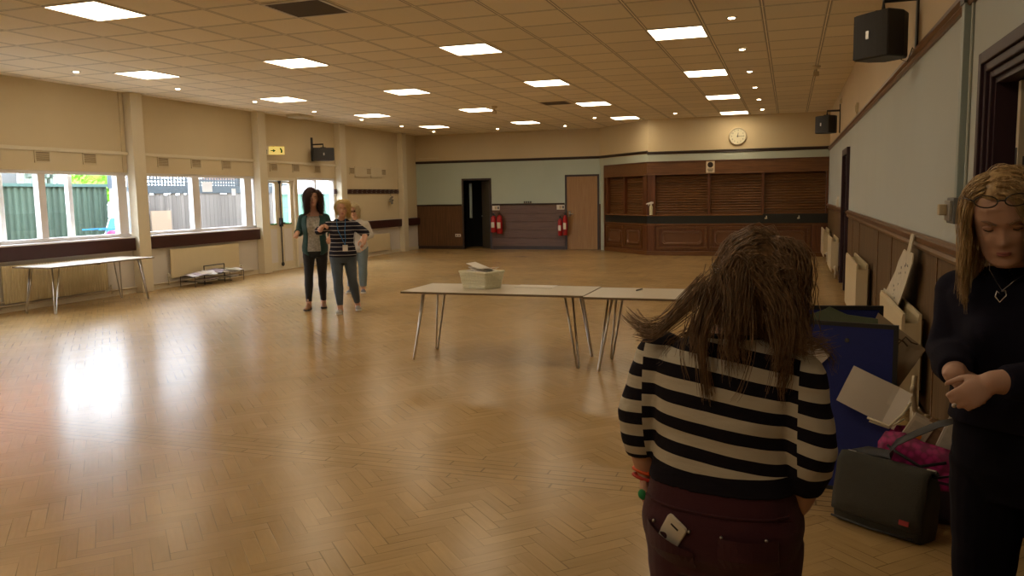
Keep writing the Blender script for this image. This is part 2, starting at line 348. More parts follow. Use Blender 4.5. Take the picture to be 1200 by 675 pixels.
# corridor behind the near right doorway, alcove behind the back doorway
struct(MB().box(2.3, 2.4, 2.6, 5.2, 0, ZC).build('wall_corridor', M['wfront']))
struct(MB().box(1.06, 2.4, 2.5, 2.6, 0, ZC).build('wall_corridor_near', M['wfront']))
struct(MB().box(1.06, 2.4, 5.2, 5.3, 0, ZC).build('wall_corridor_far', M['wfront']))
struct(MB().box(1.1, 2.4, 2.5, 5.3, -.12, 0).build('floor_corridor', M['wfront']))
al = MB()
al.box(-6.4, -5.15, 23.9, 23.95, 0, 2.5).box(-6.45, -6.4, 23.65, 23.95, 0, 2.5).box(-5.15, -5.1, 23.65, 23.95, 0, 2.5).box(-6.45, -5.1, 23.65, 23.95, 2.4, 2.5).box(-9.9, -9.8, 23.65, 24.9, 0, 2.6).box(-8.3, -8.2, 23.65, 24.9, 0, 2.6).box(-9.9, -8.2, 24.8, 24.9, 0, 2.6).box(-9.9, -8.2, 23.65, 24.9, 2.5, 2.6)  # box behind the closed door is added to stop sky leaking under it
struct(al.build('wall_dark_boxes', M['dark']))

# --- bar bulkhead walls
A0 = V((-5.25, 23.5, 0)); B0 = V((-3.52, 21.5, 0)); SL = (B0 - A0).length
def frame(O, E):
    e = (E - O).normalized(); nrm = V((e.y, -e.x, 0))
    return Matrix(((e.x, nrm.x, 0, O.x), (e.y, nrm.y, 0, O.y), (0, 0, 1, 0), (0, 0, 0, 1)))
SP = frame(A0, B0); FR = frame(B0, V((XR, 21.5, 0))); FL = XR - .004 - B0.x
BW = MB(); BW.prism([A0 + V((0, 0, 2.43)), B0 + V((0, 0, 2.43)), V((XR, 21.5, 2.43)), V((XR, 23.65, 2.43)), V((-5.25, 23.65, 2.43))], (0, 0, ZC - 2.43))
struct(BW.build('wall_bulkhead', M['wbar']))
struct(MB().box(XR, XR + .16, 21.5, 23.7, 0, ZC).build('wall_right_bar', M['wright']))
struct(MB().box(-5.1, XR, 23.6, 23.7, 0, 2.43).build('wall_back_bar', M['dark']))

# --- trims
def rail_prof(name, p0, p1, zc, h, d, m, out):
    """moulded rail from p0 to p1 (xy), centred zc"""
    p0 = V((*p0, 0)); p1 = V((*p1, 0)); o = V((*out, 0))
    pr = [(0, -h / 2), (d * .5, -h / 2), (d * .75, -h * .3), (d * .55, -h * .12), (d, h * .05), (d, h * .3), (d * .6, h * .38), (d * .5, h / 2), (0, h / 2)]
    mb = MB(); mb.rings([[p + o * a + V((0, 0, zc + c)) for a, c in pr] for p in (p0, p1)])
    return struct(mb.build(name, m))
rail_prof('trim_1', (XR, YF), (XR, 21.5), 2.635, .10, .04, M['trim2'], (-1, 0))
rail_prof('trim_2', (XR, YF), (XR, 3.18), 1.25, .11, .045, M['trim2'], (-1, 0))
rail_prof('trim_3', (XR, 4.54), (XR, 14.18), 1.25, .11, .045, M['trim2'], (-1, 0))
rail_prof('trim_4', (XR, 15.47), (XR, 21.5), 1.25, .11, .045, M['trim2'], (-1, 0))
rail_prof('trim_5', (XL, YB), (A0.x, YB), 2.69, .075, .03, M['trim'], (0, -1))
n_ = V((SP[0][1], SP[1][1]))
rail_prof('trim_6', (A0.x, A0.y), (B0.x, B0.y), 2.69, .075, .03, M['trim'], tuple(n_))
rail_prof('trim_7', (B0.x - .02, B0.y), (XR, 21.5), 2.66, .075, .03, M['trim'], (0, -1))
rail_prof('trim_8', (XL, YB), (-9.6, YB), 1.36, .05, .025, M['trim'], (0, -1))
rail_prof('trim_9', (-8.6, YB), (-6.31, YB), 1.36, .05, .025, M['trim'], (0, -1))
for k, (a, b_) in enumerate([((XL, YB), (-9.6, YB)), ((-8.6, YB), (-6.31, YB))]):
    struct(MB().box(a[0], b_[0], YB - .02, YB, 0, .10).build('baseboard_back' if k == 0 else 'baseboard_back_middle', M['trim']))
struct(MB().box(XR - .02, XR, 4.55, 14.17, 0, .12).box(XR - .02, XR, 15.48, 21.5, 0, .12).build('baseboard_right', M['trim2']))
struct(MB().box(XL, XL + .02, 5, 15.45, 0, .09).box(XL, XL + .02, 16.9, YB, 0, .09).build('baseboard_left', M['col']))
# boards on the middle part of the back dado
pb = MB()
for k in range(5): pb.box(-8.6, -6.31, YB - .018, YB, .105 + k * .246, .105 + k * .246 + .236)
struct(pb.build('trim_10', wood('dado_boards', (.10, .05, .03), (.17, .09, .05), 'X', .4), bevel=.004))
# vertical joints of the right dado panelling
tj = MB()
for y in (5.75, 8.2, 9.42, 11.86, 13.1): tj.box(XR - .006, XR, y, y + .02, .12, 1.2)
struct(tj.build('trim_11', M['trim2']))

# columns of the window wall
for k, y in enumerate((4.7, 8.23, 11.76, 15.28 + .1, 18.80, 22.36)):
    w = .14
    mb = MB().box(XL, XL + .17, y - w, y + w, 0, ZC)
    struct(mb.build('trim_%d' % (20 + k), M['col'], bevel=.008))
# thin conduit beside columns and trunking along the wall
struct(MB().box(XL, XL + .045, 4.84, 18.66, 2.445, 2.50).build('trim_30', M['col'], bevel=.01))
struct(MB().box(XL, XL + .02, 11.52, 11.60, 2.14, ZC).build('trim_31', M['wleft']))
# white heads over the windows
for k, (a, b_) in enumerate(wins):
    pass

# --- windows
def window(idx, y0, y1, bars, sash=True):
    e = empty('window_%d' % idx, (XL - .1, (y0 + y1) / 2, WZ0), None, None); e['kind'] = 'structure'
    x0, x1 = XL - .13, XL - .02
    f = MB().box(x0, x1, y0, y1, WZ1 - .055, WZ1).box(x0, x1, y0, y1, WZ0, WZ0 + .06)
    f.box(x0, x1, y0, y0 + .05, WZ0 + .06, WZ1 - .055).box(x0, x1, y1 - .05, y1, WZ0 + .06, WZ1 - .055)
    for a, b_ in bars: f.box(x0, x1, a, b_, WZ0 + .06, WZ1 - .055)
    f.build('frame', M['white'], e, bevel=.006)
    MB().box(XL - .085, XL - .079, y0 + .045, y1 - .045, WZ0 + .055, WZ1 - .05).build('glass', M['glass'], e)
    MB().box(XL - .02, XL + .10, y0, y1 - .02, WZ0 - .03, WZ0).build('sill', M['white'], e, bevel=.006)
    return e
window(1, *wins[1], [(9.80, 9.93), (11.39, 11.60)])
window(2, *wins[2], [(13.30, 13.50), (14.93, 15.17)])
window(3, *wins[3], [(17.70, 17.76)])
window(4, *wins[0], [(6.4, 6.53)])
# glazed double escape door with panic bar
d = empty('door_1', (XL - .09, 16.16, 0), None, None); d['kind'] = 'structure'
f = MB().box(XL - .14, XL + .01, 15.5, 16.82, -.02, .025).box(XL - .14, XL + .01, 15.5, 16.82, 2.05, 2.12).box(XL - .14, XL + .01, 15.5, 15.56, 0, 2.05).box(XL - .14, XL + .01, 16.76, 16.82, 0, 2.05)
f.build('frame', M['col'], d, bevel=.004)
for (a, b_, ga, gb) in ((15.56, 16.19, 15.67, 16.06), (16.19, 16.76, 16.34, 16.66)):
    l = MB(); x0, x1 = XL - .11, XL - .05
    l.box(x0, x1, a, ga, .02, 2.04).box(x0, x1, gb, b_, .02, 2.04).box(x0, x1, ga, gb, .02, 1.07).box(x0, x1, ga, gb, 2.0, 2.04)
    lf = l.build('door_leaf', M['col'], d, bevel=.004)
    MB().box(XL - .083, XL - .077, ga - .01, gb + .01, 1.06, 2.01).build('glass', M['glass'], lf)
    MB().box(XL - .05, XL - .035, ga, gb, 1.05, 1.075).build('rail', mat('green_rail', (.02, .3, .1), .4), lf)
    MB().box(XL - .05, XL - .042, ga, gb, .18, .95).build('lower_panel', M['white'], lf)
p = MB().tube([(XL - .02, 16.21, .12), (XL - .02, 16.21, 2.05)], .014, 8)
bar = p.build('panic_bar', M['black'], d)
MB().ball((XL - .02, 16.21, 2.03), (.03, .05, .055)).ball((XL - .02, 16.21, .13), (.03, .045, .05)).box(XL - .045, XL + .01, 16.17, 16.25, 1.0, 1.2).build('latch', M['black'], bar)
MB().box(XL - .015, XL + .035, 16.12, 16.30, 1.06, 1.10).build('handle', M['black'], bar)

# --- back doors
def door_frame(x0, x1, zt, y, m, w=.055):
    return MB().box(x0 - w, x0, y - .02, y + .15, 0, zt + w).box(x1, x1 + w, y - .02, y + .15, 0, zt + w).box(x0, x1, y - .02, y + .15, zt, zt + w)
d = empty('door_2', (-9.1, YB, 0), None, None); d['kind'] = 'structure'
door_frame(-9.53, -8.67, 2.11, YB, 0).build('frame', M['dframe'], d)
R_ = Matrix.Translation((-8.70, 23.62, 0)) @ Matrix.Rotation(radians(180 - 52), 4, 'Z')
lf = MB().box(0, .82, -.02, .02, .01, 2.08, R_).build('door_leaf', mat('dark_open_door', (.11, .095, .075), .5), d)
MB().box(.72, .76, -.06, .06, .98, 1.02, R_).build('handle', M['chrome'], lf)
# pale glazing strip seen past the open leaf
MB().box(-9.50, -9.42, 23.9, 23.93, .95, 2.02).build('glazed_strip', mat('pale_strip', (.35, .42, .42), .3), d)
d = empty('door_3', (-5.78, YB, 0), None, None); d['kind'] = 'structure'
door_frame(-6.24, -5.32, 2.15, YB, 0).build('frame', M['dframe'], d)
lf = MB().box(-6.24, -5.32, YB + .0, YB + .045, .01, 2.15).build('door_leaf', M['door'], d)
MB().box(-6.19, -6.13, YB - .012, YB, .98, 1.14).tube([(-6.16, YB - .01, 1.06), (-6.16, YB - .05, 1.06), (-6.03, YB - .05, 1.055)], .011, 8).build('handle', M['chrome'], lf, smooth=True)
# far door on the right wall
d = empty('door_4', (XR, 14.82, 0), None, None); d['kind'] = 'structure'
MB().box(XR - .05, XR + .16, 14.18, 14.3, 0, 2.31).box(XR - .05, XR + .16, 15.35, 15.47, 0, 2.31).box(XR - .05, XR + .16, 14.3, 15.35, 2.2, 2.31).build('frame', M['purple'], d, bevel=.006)
lf = MB().box(XR + .06, XR + .11, 14.3, 15.35, .01, 2.2).build('door_leaf', wood('dark_far_door', (.05, .025, .015), (.09, .04, .02), 'Z'), d)
MB().tube([(XR + .06, 14.4, 1.02), (XR + .01, 14.4, 1.02), (XR + .01, 14.52, 1.02)], .01, 8).build('handle', M['chrome'], lf)
# near doorway on the right wall: stepped architrave, open cream leaf
d = empty('door_5', (XR, 3.86, 0), None, None); d['kind'] = 'structure'
fr_ = MB()
for w0, w1, dp in ((.0, .035, .018), (.035, .075, .035), (.075, .13, .05)):
    fr_.box(XR - dp, XR + .02, 4.42 + w0, 4.42 + w1, 0, 2.13 + w1).box(XR - dp, XR + .02, 3.3 - w1, 3.3 - w0, 0, 2.13 + w1).box(XR - dp, XR + .02, 3.3 - w0, 4.42 + w0, 2.13 + w0, 2.13 + w1)
fr_.build('architrave', M['purple'], d, bevel=.005)
MB().box(XR, XR + .16, 4.395, 4.42, 0, 2.105).box(XR, XR + .16, 3.3, 3.325, 0, 2.105).box(XR, XR + .16, 3.3, 4.42, 2.105, 2.13).build('lining', M['purple'], d)
lf = MB().box(XR + .075, XR + .88, 4.28, 4.325, .01, 2.10).build('door_leaf', mat('cream_door_leaf', (.55, .48, .36), .5), d, bevel=.003)
MB().box(XR + .073, XR + .076, 4.29, 4.316, 1.62, 1.80).box(XR + .095, XR + .135, 4.272, 4.281, 1.66, 1.76).build('lock_plate', M['dgrey'], lf)
MB().box(XR + .14, XR + .16, 4.274, 4.281, .1, 2.0).build('edge_strip', M['vent'], lf)

# --- ceiling: lit panels, downlights, grilles
def light_panel(x, y, i):
    e = empty('ceiling_light', (x, y, ZC), None, 'ceiling light', 'square lit ceiling panels')
    w, l = .31, .335
    f = MB(); a, b_, t = w + .018, l + .018, .012
    f.box(x - a, x + a, y - b_, y - l, ZC - t, ZC).box(x - a, x + a, y + l, y + b_, ZC - t, ZC).box(x - a, x - w, y - l, y + l, ZC - t, ZC).box(x + w, x + a, y - l, y + l, ZC - t, ZC)
    f.build('frame', M['grid'], e)
    MB().box(x - w, x + w, y - l, y + l, ZC - .008, ZC - .001).build('diffuser', M['panel'], e)
    return e
colx = [-9.22, -6.61, -3.97, -1.31]
rows = [10.172 + 3.52 * k for k in (-1, 0, 1, 2, 3, -2, -3)]  # last two rows are out of view, added to brighten the foreground
rown = ['nearest row', 'second row', 'third row', 'fourth row', 'farthest row', 'added unseen row above the camera', 'added unseen row behind the camera']
coln = ['beside the window wall', 'second line from the windows', 'third line from the windows', 'line nearest the right wall']
pr = None
for r, y in enumerate(rows):
    for c, x in enumerate(colx):
        if pr is None: o = pr = light_panel(x, y, 0)
        else: o = copy_tree(pr); o.location = (x, y, ZC)
        o['label'] = 'square lit ceiling panel %s, %s' % (coln[c], rown[r])
sp_ = [(-9.9, y) for y in (9.5, 11.6, 13.72, 15.83, 17.94, 20.1, 22.2)] + [(-7.93, 22.25), (-5.93, 22.2), (-4.66, 20.3), (-2.65, 20.15)] + [(-.645, y) for y in (9.53, 11.64, 13.8, 15.92, 18.0, 20.2)]
spl = ['small round downlight %s' % s for s in (
    'above the first window bay, nearest by the left wall', 'near the left wall, just before the first column', 'near the left wall, above the second window', 'near the left wall, before the exit sign', 'near the left wall, above the left loudspeaker',
    'near the left wall, above the coat rail', 'in the far left corner of the ceiling', 'just in front of the back wall, above the dark doorway', 'just in front of the back wall, above the wooden door', 'in front of the splayed end of the bar',
    'in front of the bar, left of the clock', 'right of the nearest right-hand panel', 'second along the right-hand ceiling line', 'third along the right-hand ceiling line', 'fourth along the right-hand ceiling line', 'fifth along the right-hand ceiling line', 'last of the right-hand line, nearest the clock')]
pr = None
for (x, y), lb in zip(sp_, spl):
    if pr is None:
        e = empty('downlight', (x, y, ZC), lb, 'downlight', 'round recessed downlights')
        MB().lathe([(.036, -.002), (.062, -.002), (.058, -.012), (.038, -.010)], (x, y, ZC), 20).build('trim_ring', M['chrome'], e, smooth=True)
        MB().lathe([(.001, -.017), (.03, -.016), (.038, -.010), (.038, -.0015), (.001, -.0015)], (x, y, ZC), 20).build('lamp', M['spot'], e)
        pr = e
    else: o = copy_tree(pr); o.location = (x, y, ZC); o['label'] = lb
for (x, y, s, lb) in ((-4.63, 7.36, .30, 'large dark square ceiling grille nearest the camera'), (-4.66, 16.69, .27, 'small dark ceiling grille farther down the hall')):
    e = empty('ceiling_vent', (x, y, ZC), lb, 'vent', 'dark ceiling air grilles')
    MB().box(x - s - .03, x + s + .03, y - s - .03, y - s, ZC - .012, ZC).box(x - s - .03, x + s + .03, y + s, y + s + .03, ZC - .012, ZC).box(x - s - .03, x - s, y - s, y + s, ZC - .012, ZC).box(x + s, x + s + .03, y - s, y + s, ZC - .012, ZC).build('frame', M['grid'] if s > .28 else M['vent'], e)
    MB().box(x - s, x + s, y - s, y + s, ZC - .004, ZC - .001).build('backing', M['dark'], e)
    sl = MB()
    for k in range(12):
        yy = y - s + (k + .5) * 2 * s / 12; sl.prism([(x - s, yy - .012, ZC - .004), (x - s, yy - .010, ZC - .003), (x - s, yy + .012, ZC - .012), (x - s, yy + .010, ZC - .013)], (2 * s, 0, 0))
    sl.build('slats', mat('grille_slats', (.07, .05, .04), .5), e)
# detectors
for (x, y, k, lb) in ((.35, 13.7, 1, 'small white detector hanging from the ceiling on the right'), (-6.04, 16.75, 1, 'small pale detector on the ceiling mid hall')):
    e = empty('smoke_detector', (x, y, ZC), lb, 'detector')
    MB().lathe([(.002, 0), (.065, 0), (.062, -.03), (.045, -.05), (.002, -.052)], (x, y, ZC), 20).build('base', M['cream'], e, smooth=True)
    MB().tube([(x, y, ZC - .05), (x, y, ZC - .09)], .014, 8).box(x - .04, x + .04, y - .03, y + .03, ZC - .15, ZC - .085).build('sensor_head', M['vent'], e)
# white emergency unit on the ceiling by the left wall
e = empty('emergency_light', (-10.6, 16.4, ZC), 'low cream emergency light box on the ceiling by the left wall', 'light fitting')
MB().box(-10.82, -10.45, 16.12, 16.68, ZC - .05, ZC).build('housing', M['cream'], e, bevel=.01)
MB().box(-10.80, -10.47, 16.14, 16.66, ZC - .07, ZC - .05).build('lens', M['socket'], e, bevel=.01)

# --- bar: counter, shutters, fascia
def ub(f, s0, s1, d0, d1, z0, z1, mb=None):
    mb = mb or MB(); return mb.box(s0, s1, d0, d1, z0, z1, f)
ctr = empty('bar_counter', (-2.0, 21.6, 0), 'long mahogany bar counter with black band and raised front panels', 'bar counter')
def poly_strip(z0, z1, off, depth):
    """strip following both faces of the bar, `off` proud of the face and `depth` deep"""
    def corner(o):
        nS = V((SP[0][1], SP[1][1], 0)); nF = V((0, -1, 0)); bis = (nS + nF).normalized(); return B0 + bis * (o / bis.dot(nF))
    nS = V((SP[0][1], SP[1][1], 0)); eS = V((SP[0][0], SP[1][0], 0))
    a = A0 + eS * .36
    outer = [a + nS * off, corner(off), V((XR - .004, 21.5 - off, 0))]; inner = [V((XR - .004, 21.5 - off + depth, 0)), corner(off - depth), a + nS * (off - depth)]
    return [p + V((0, 0, z0)) for p in outer + inner], (0, 0, z1 - z0)
MB().prism(*poly_strip(1.03, 1.06, .05, .42)).build('countertop', M['counter'], ctr, bevel=.006)
bf = MB().prism(*poly_strip(.83, 1.03, .025, .1)); bf.build('front_band', M['bfront'], ctr)
ub(FR, 2.89, FL, .0, .055, .85, 1.064).build('counter_flap', M['bfront'], ctr)
MB().prism(*poly_strip(.0, .83, .0, .3)).build('carcass', M['barv'], ctr)
MB().prism(*poly_strip(.0, .11, .05, .06)).build('plinth', M['barwood'], ctr, bevel=.01)
MB().prism(*poly_strip(.78, .83, .03, .05)).build('moulding', M['barwood'], ctr, bevel=.006)
def front_panel(f, s0, s1):
    z0, z1 = .17, .75
    p = MB()
    for (i, d0, d1) in ((0, .0, .028),):
        w = .06; p.box(s0, s1, d0, d1, z0, z0 + w, f).box(s0, s1, d0, d1, z1 - w, z1, f).box(s0, s0 + w, d0, d1, z0 + w, z1 - w, f).box(s1 - w, s1, d0, d1, z0 + w, z1 - w, f)
    q = p.build('front_panel', M['barwood'], ctr, bevel=.004)
    # raised moulding ring with clipped corners
    c = .06; a, b_, e_, g_ = s0 + .12, s1 - .12, z0 + .11, z1 - .11
    def ring(i): return [V((x, 0, z)) for x, z in ((a + i + c, e_ + i), (b_ - i - c, e_ + i), (b_ - i, e_ + i + c), (b_ - i, g_ - i - c), (b_ - i - c, g_ - i), (a + i + c, g_ - i), (a + i, g_ - i - c), (a + i, e_ + i + c))]
    rr = [[f @ (v + V((0, d, 0))) for v in ring(i)] for i, d in ((0, .0), (.0, .022), (.015, .030), (.03, .012), (.045, .016), (.06, .004))]
    MB().rings(rr).build('raised_moulding', mat('bar_moulding', (.15, .062, .022), .4) if 'bar_moulding' not in bpy.data.materials else bpy.data.materials['bar_moulding'], q)
for s0, s1 in ((.42, 1.36), (1.46, 2.38)): front_panel(SP, s0, s1)
for s0, s1 in ((.24, 1.53), (1.59, 2.85), (2.91, 4.02)): front_panel(FR, s0, s1)
for f_, a_, b_ in ((SP, 2.42, SL + .005), (FR, 0, .19), (FR, 4.06, FL)): MB().box(a_, b_, 0, .035, .11, .78, f_).build('pilaster', M['barv'], ctr, bevel=.004)
fa = empty('bar_fascia', (-2.0, 21.5, 2.1), 'mahogany fascia board and posts framing the bar shutters', 'fascia')
def fasc(z0, z1, off, depth):
    pts, dv = poly_strip(z0, z1, off, depth); return pts, dv
MB().prism(*fasc(2.105, 2.427, .04, .25)).build('board', M['barwood'], fa)
MB().prism(*fasc(2.085, 2.11, .06, .1)).build('lower_moulding', M['barwood'], fa, bevel=.005)
MB().prism(*fasc(2.415, 2.44, .06, .057)).build('upper_moulding', M['barv'], fa, bevel=.005)
posts = fa
for f, a, b_ in ((SP, .36, .47), (SP, 1.36, 1.44), (SP, 2.40, SL - .02), (FR, .0, .20), (FR, 1.53, 1.60), (FR, 2.85, 2.92), (FR, 4.36, FL)):
    ub(f, a, b_, -.14, .01, 1.06, 2.09).build('post', M['barv'], posts, bevel=.004)
names = ['closed brown roller shutter at the left end of the splayed bar front', 'closed brown roller shutter behind the white spray bottle', 'closed brown roller shutter just right of the bar corner', 'closed brown roller shutter in the middle, below the smoking notice', 'closed brown roller shutter farthest right by the wall']
for (f, a, b_), lb in zip(((SP, .47, 1.36), (SP, 1.44, 2.40), (FR, .20, 1.53), (FR, 1.60, 2.85), (FR, 2.92, 4.36)), names):
    c0 = f @ V(((a + b_) / 2, -.09, 1.06))
    e = empty('roller_shutter', c0, lb, 'shutter', 'bar roller shutters', rz=math.atan2(f[1][0], f[0][0]))
    sh = MB(); z = 1.10; prof = []
    while z < 2.05: prof += [(-.10, z), (-.085, z + .010), (-.078, z + .03), (-.085, z + .052), (-.10, z + .062)]; z += .065
    prof = [(-.12, 1.10)] + prof + [(-.12, z)]
    sh.rings([[f @ V((s, d_, min(zz, 2.09))) for d_, zz in prof] for s in (a, b_)])
    sh.build('slat_curtain', M['shutter'], e)
    ub(f, a, b_, -.11, -.06, 1.06, 1.105).build('bottom_bar', M['barwood'], e, bevel=.004)
# side post at the left of the splayed front (joins fascia to floor)
struct(MB().box(.05, .36, -.10, 0, 0, 2.43, SP).build('trim_40', M['wbar']))
struct(MB().box(.30, .37, -.12, .03, 0, 2.43, SP).build('trim_41', M['barv']))
# ---------------------------------------------------------------- things on the window wall
def vent(y, lb, z=2.35, x=XL, h=.19, w=.29, grp='beige air vents above the windows'):
    e = empty('wall_vent', (x, y, z - h / 2), lb, 'vent', grp)
    y0, y1, z0, z1 = y - w / 2, y + w / 2, z - h / 2, z + h / 2
    MB().box(x, x + .018, y0, y1, z0, z0 + .022).box(x, x + .018, y0, y1, z1 - .022, z1).box(x, x + .018, y0, y0 + .022, z0, z1).box(x, x + .018, y1 - .022, y1, z0, z1).build('frame', M['beige'], e)
    MB().box(x, x + .004, y0 + .02, y1 - .02, z0 + .02, z1 - .02).build('backing', mat('vent_shadow', (.16, .11, .06), .8) if 'vent_shadow' not in bpy.data.materials else bpy.data.materials['vent_shadow'], e)
    s = MB()
    for k in range(6):
        zz = z0 + .03 + k * (h - .05) / 6; s.prism([(x + .004, y0 + .02, zz), (x + .016, y0 + .02, zz - .008), (x + .016, y0 + .02, zz + .002), (x + .004, y0 + .02, zz + .010)], (0, w - .04, 0))
    s.build('louvres', M['vent'], e)
    return e
VY = [(9.03, 'beige wall vent above the first window, nearest the left edge of the photo'), (9.89, 'beige wall vent above the mullion of the first window'), (10.81, 'beige wall vent above the right half of the first window'), (12.51, 'beige wall vent above the left part of the plank-fence window'),
      (13.41, 'beige wall vent above the mullion of the plank-fence window'), (14.33, 'beige wall vent above the right part of the plank-fence window'), (15.98, 'beige wall vent directly under the exit sign'), (16.87, 'beige wall vent above the right half of the escape door'), (17.8, 'beige wall vent under the left loudspeaker'),
      (19.5, 'beige wall vent at the left end of the two pale boards'), (20.42, 'beige wall vent between the two pale boards'), (21.3, 'beige wall vent at the right end of the two pale boards')]
pr = None
for y, lb in VY:
    if pr is None: pr = vent(y, lb)
    else: o = copy_tree(pr); o.location.y = y; o['label'] = lb
for y, lb in ((19.97, 'blank pale rectangular board high on the left wall, nearer one'), (20.86, 'blank pale rectangular board high on the left wall, farther one')):
    e = empty('wall_board', (XL, y, 2.2), lb, 'board', 'pale boards above the coat rail')
    MB().box(XL, XL + .02, y - .32, y + .32, 2.2, 2.47).build('panel', M['beige'], e, bevel=.004)
    MB().box(XL, XL + .028, y - .33, y + .33, 2.185, 2.2).build('lower_edge', M['vent'], e)
# dark rail under the windows, three lengths
for y0, y1, lb in ((4.9, 11.6, 'long dark maroon rail board under the first window'), (11.91, 15.23, 'dark maroon rail board under the second window, above the magazine rack'), (18.95, 22.2, 'dark maroon rail board above the far radiator'), (22.51, 23.48, 'short dark maroon rail board in the far left corner')):
    e = empty('wall_rail', (XL, y0, .77), lb, 'rail', 'maroon rail boards on the window wall')
    MB().box(XL + .001, XL + .105, y0, y1, .765, .985).build('board', M['brown'], e, bevel=.008)
    MB().box(XL, XL + .02, y0, y1, .735, .765).build('batten', M['white'], e)
# coat rail
for y0, y1, lb in ((18.55, 18.66, 'short end of dark coat rail beside the third column'), (19.0, 22.2, 'long dark coat rail with hooks on the far left wall')):
    e = empty('coat_rail', (XL, y0, 1.75), lb, 'coat rail', 'dark coat rails')
    MB().box(XL, XL + .03, y0, y1, 1.745, 1.865).build('board', M['brown'], e, bevel=.004)
    n = max(1, int((y1 - y0) / .25))
    for k in range(n):
        yy = y0 + (k + .5) * (y1 - y0) / n
        MB().tube([(XL + .03, yy, 1.83), (XL + .07, yy, 1.82), (XL + .085, yy, 1.85)], .006, 6).tube([(XL + .03, yy, 1.79), (XL + .055, yy, 1.765), (XL + .07, yy, 1.78)], .005, 6).build('hook', M['chrome'], e)
# small cluster hanging from the coat rail
e = empty('hanging_decoration', (XL + .08, 21.55, 1.45), 'small dark and silver bundle hanging from the far end of the coat rail', 'decoration')
MB().tube([(XL + .08, 21.55, 1.8), (XL + .09, 21.55, 1.66)], .005, 6).build('cord', M['dgrey'], e)
hb = MB()
for k in range(7):
    a = k * 2.4; hb.ball((XL + .10 + .03 * cos(a), 21.55 + .055 * sin(a), 1.64 - k * .03), (.035, .045, .03), 10, 6)
hb.build('bundle', mat('bundle_mixed', (.22, .2, .18), .5, var=.8, scale=30), e, smooth=True)

# radiators
def radiator(name, lb, x, sgn, y0, y1, z0, z1, corr=True, double=True, grp=None, gap=.10):
    """wall radiator; x is the wall plane, sgn = +1 if the room lies towards +x"""
    e = empty('radiator', (x, (y0 + y1) / 2, z0), lb, 'radiator', grp)
    def panel(d0, d1):
        P = []; n = int((y1 - y0) / .05)
        pr = []
        for k in range(n):
            ya = y0 + (y1 - y0) * k / n; w = (y1 - y0) / n
            if corr: pr += [(ya + w * .1, d1), (ya + w * .45, d1), (ya + w * .55, d1 - .012), (ya + w * .98, d1 - .012)]
            else: pr += [(ya, d1)]
        pr += [(y1, d1), (y1, d0), (y0, d0), (y0, d1)]
        zz = [z0, z0 + .03, z1 - .03, z1]
        ins = [.006, 0, 0, .006]
        mb = MB()
        R = [[V((x + sgn * (d + (0 if d <= d0 + .001 else -i_)), yy, z)) for yy, d in pr] for z, i_ in zip(zz, ins)]
        mb.rings(R); return mb
    dd = .05
    panel(dd, dd + .022).build('back_panel' if double else 'panel', M['rad'], e)
    if double:
        panel(dd + gap, dd + gap + .022).build('front_panel', M['rad'], e)
        t = MB()
        for yy in (y0, y1 - .008): t.box(*sorted((x + sgn * (dd + .02), x + sgn * (dd + gap + .002))), yy, yy + .008, z0 + .06, z1 - .06)
        if name: t.build('end_web', M['rad'], e)
    b = MB()
    for yy in (y0 + .25, y1 - .25): b.box(*sorted((x + sgn * .002, x + sgn * .055)), yy, yy + .03, z0 + .08, z1 - .08)
    b.build('bracket', M['pipe'], e)
    dm = dd + (gap / 2 if double else .01)
    p = MB(); xx = x + sgn * dm
    for yy, s in ((y0, -1), (y1, 1)):
        p.tube([(xx, yy - s * .02, z0 + .035), (xx, yy + s * .07, z0 + .035), (xx, yy + s * .075, z0 + .0), (xx, yy + s * .075, .05)], .011, 8)
    p.build('pipework', M['pipe'], e, smooth=True)
    v = MB().lathe([(.012, 0), (.022, .005), (.024, .05), (.018, .065), (.001, .068)], (xx, y0 - .075 * 1, z0 + .045), 12)
    v.lathe([(.012, 0), (.02, .005), (.02, .03), (.001, .035)], (xx, y1 + .075, z0 + .045), 12)
    v.build('valve', M['socket'], e, smooth=True)
    return e
radiator('r', 'long cream ribbed radiator behind the folding table by the window', XL, 1, 8.98, 10.95, .13, .70, True, False)
radiator('r', 'flat cream radiator behind the magazine rack', XL, 1, 12.48, 14.5, .17, .72, False, False)
radiator('r', 'short cream ribbed radiator in the far left corner', XL, 1, 19.95, 21.45, .11, .60, True, False)
radiator('r', 'white double radiator on the right wall, farthest, beside the bar', XR, -1, 19.3, 20.8, .16, .76, False, True, None)
radiator('r', 'white double radiator on the right wall, just beyond the far dark door', XR, -1, 15.75, 17.2, .16, .76, False, True, None)
radiator('r', 'white double radiator on the right wall, just before the far dark door', XR, -1, 9.9, 11.75, .12, .79, False, True, None)
radiator('r', 'white double radiator below the leaning paper cutout', XR, -1, 5.95, 7.35, .14, .79, False, True, None)
pp = MB().tube([(XL + .04, 8.4, .10), (XL + .04, 15.0, .10)], .014, 8)
struct(pp.build('trim_50', M['pipe'], smooth=True))
pp = MB().tube([(XR - .09, 5.0, .10), (XR - .09, 5.84, .10), (XR - .09, 5.86, .3)], .014, 8)
struct(pp.build('trim_51', M['pipe'], smooth=True))

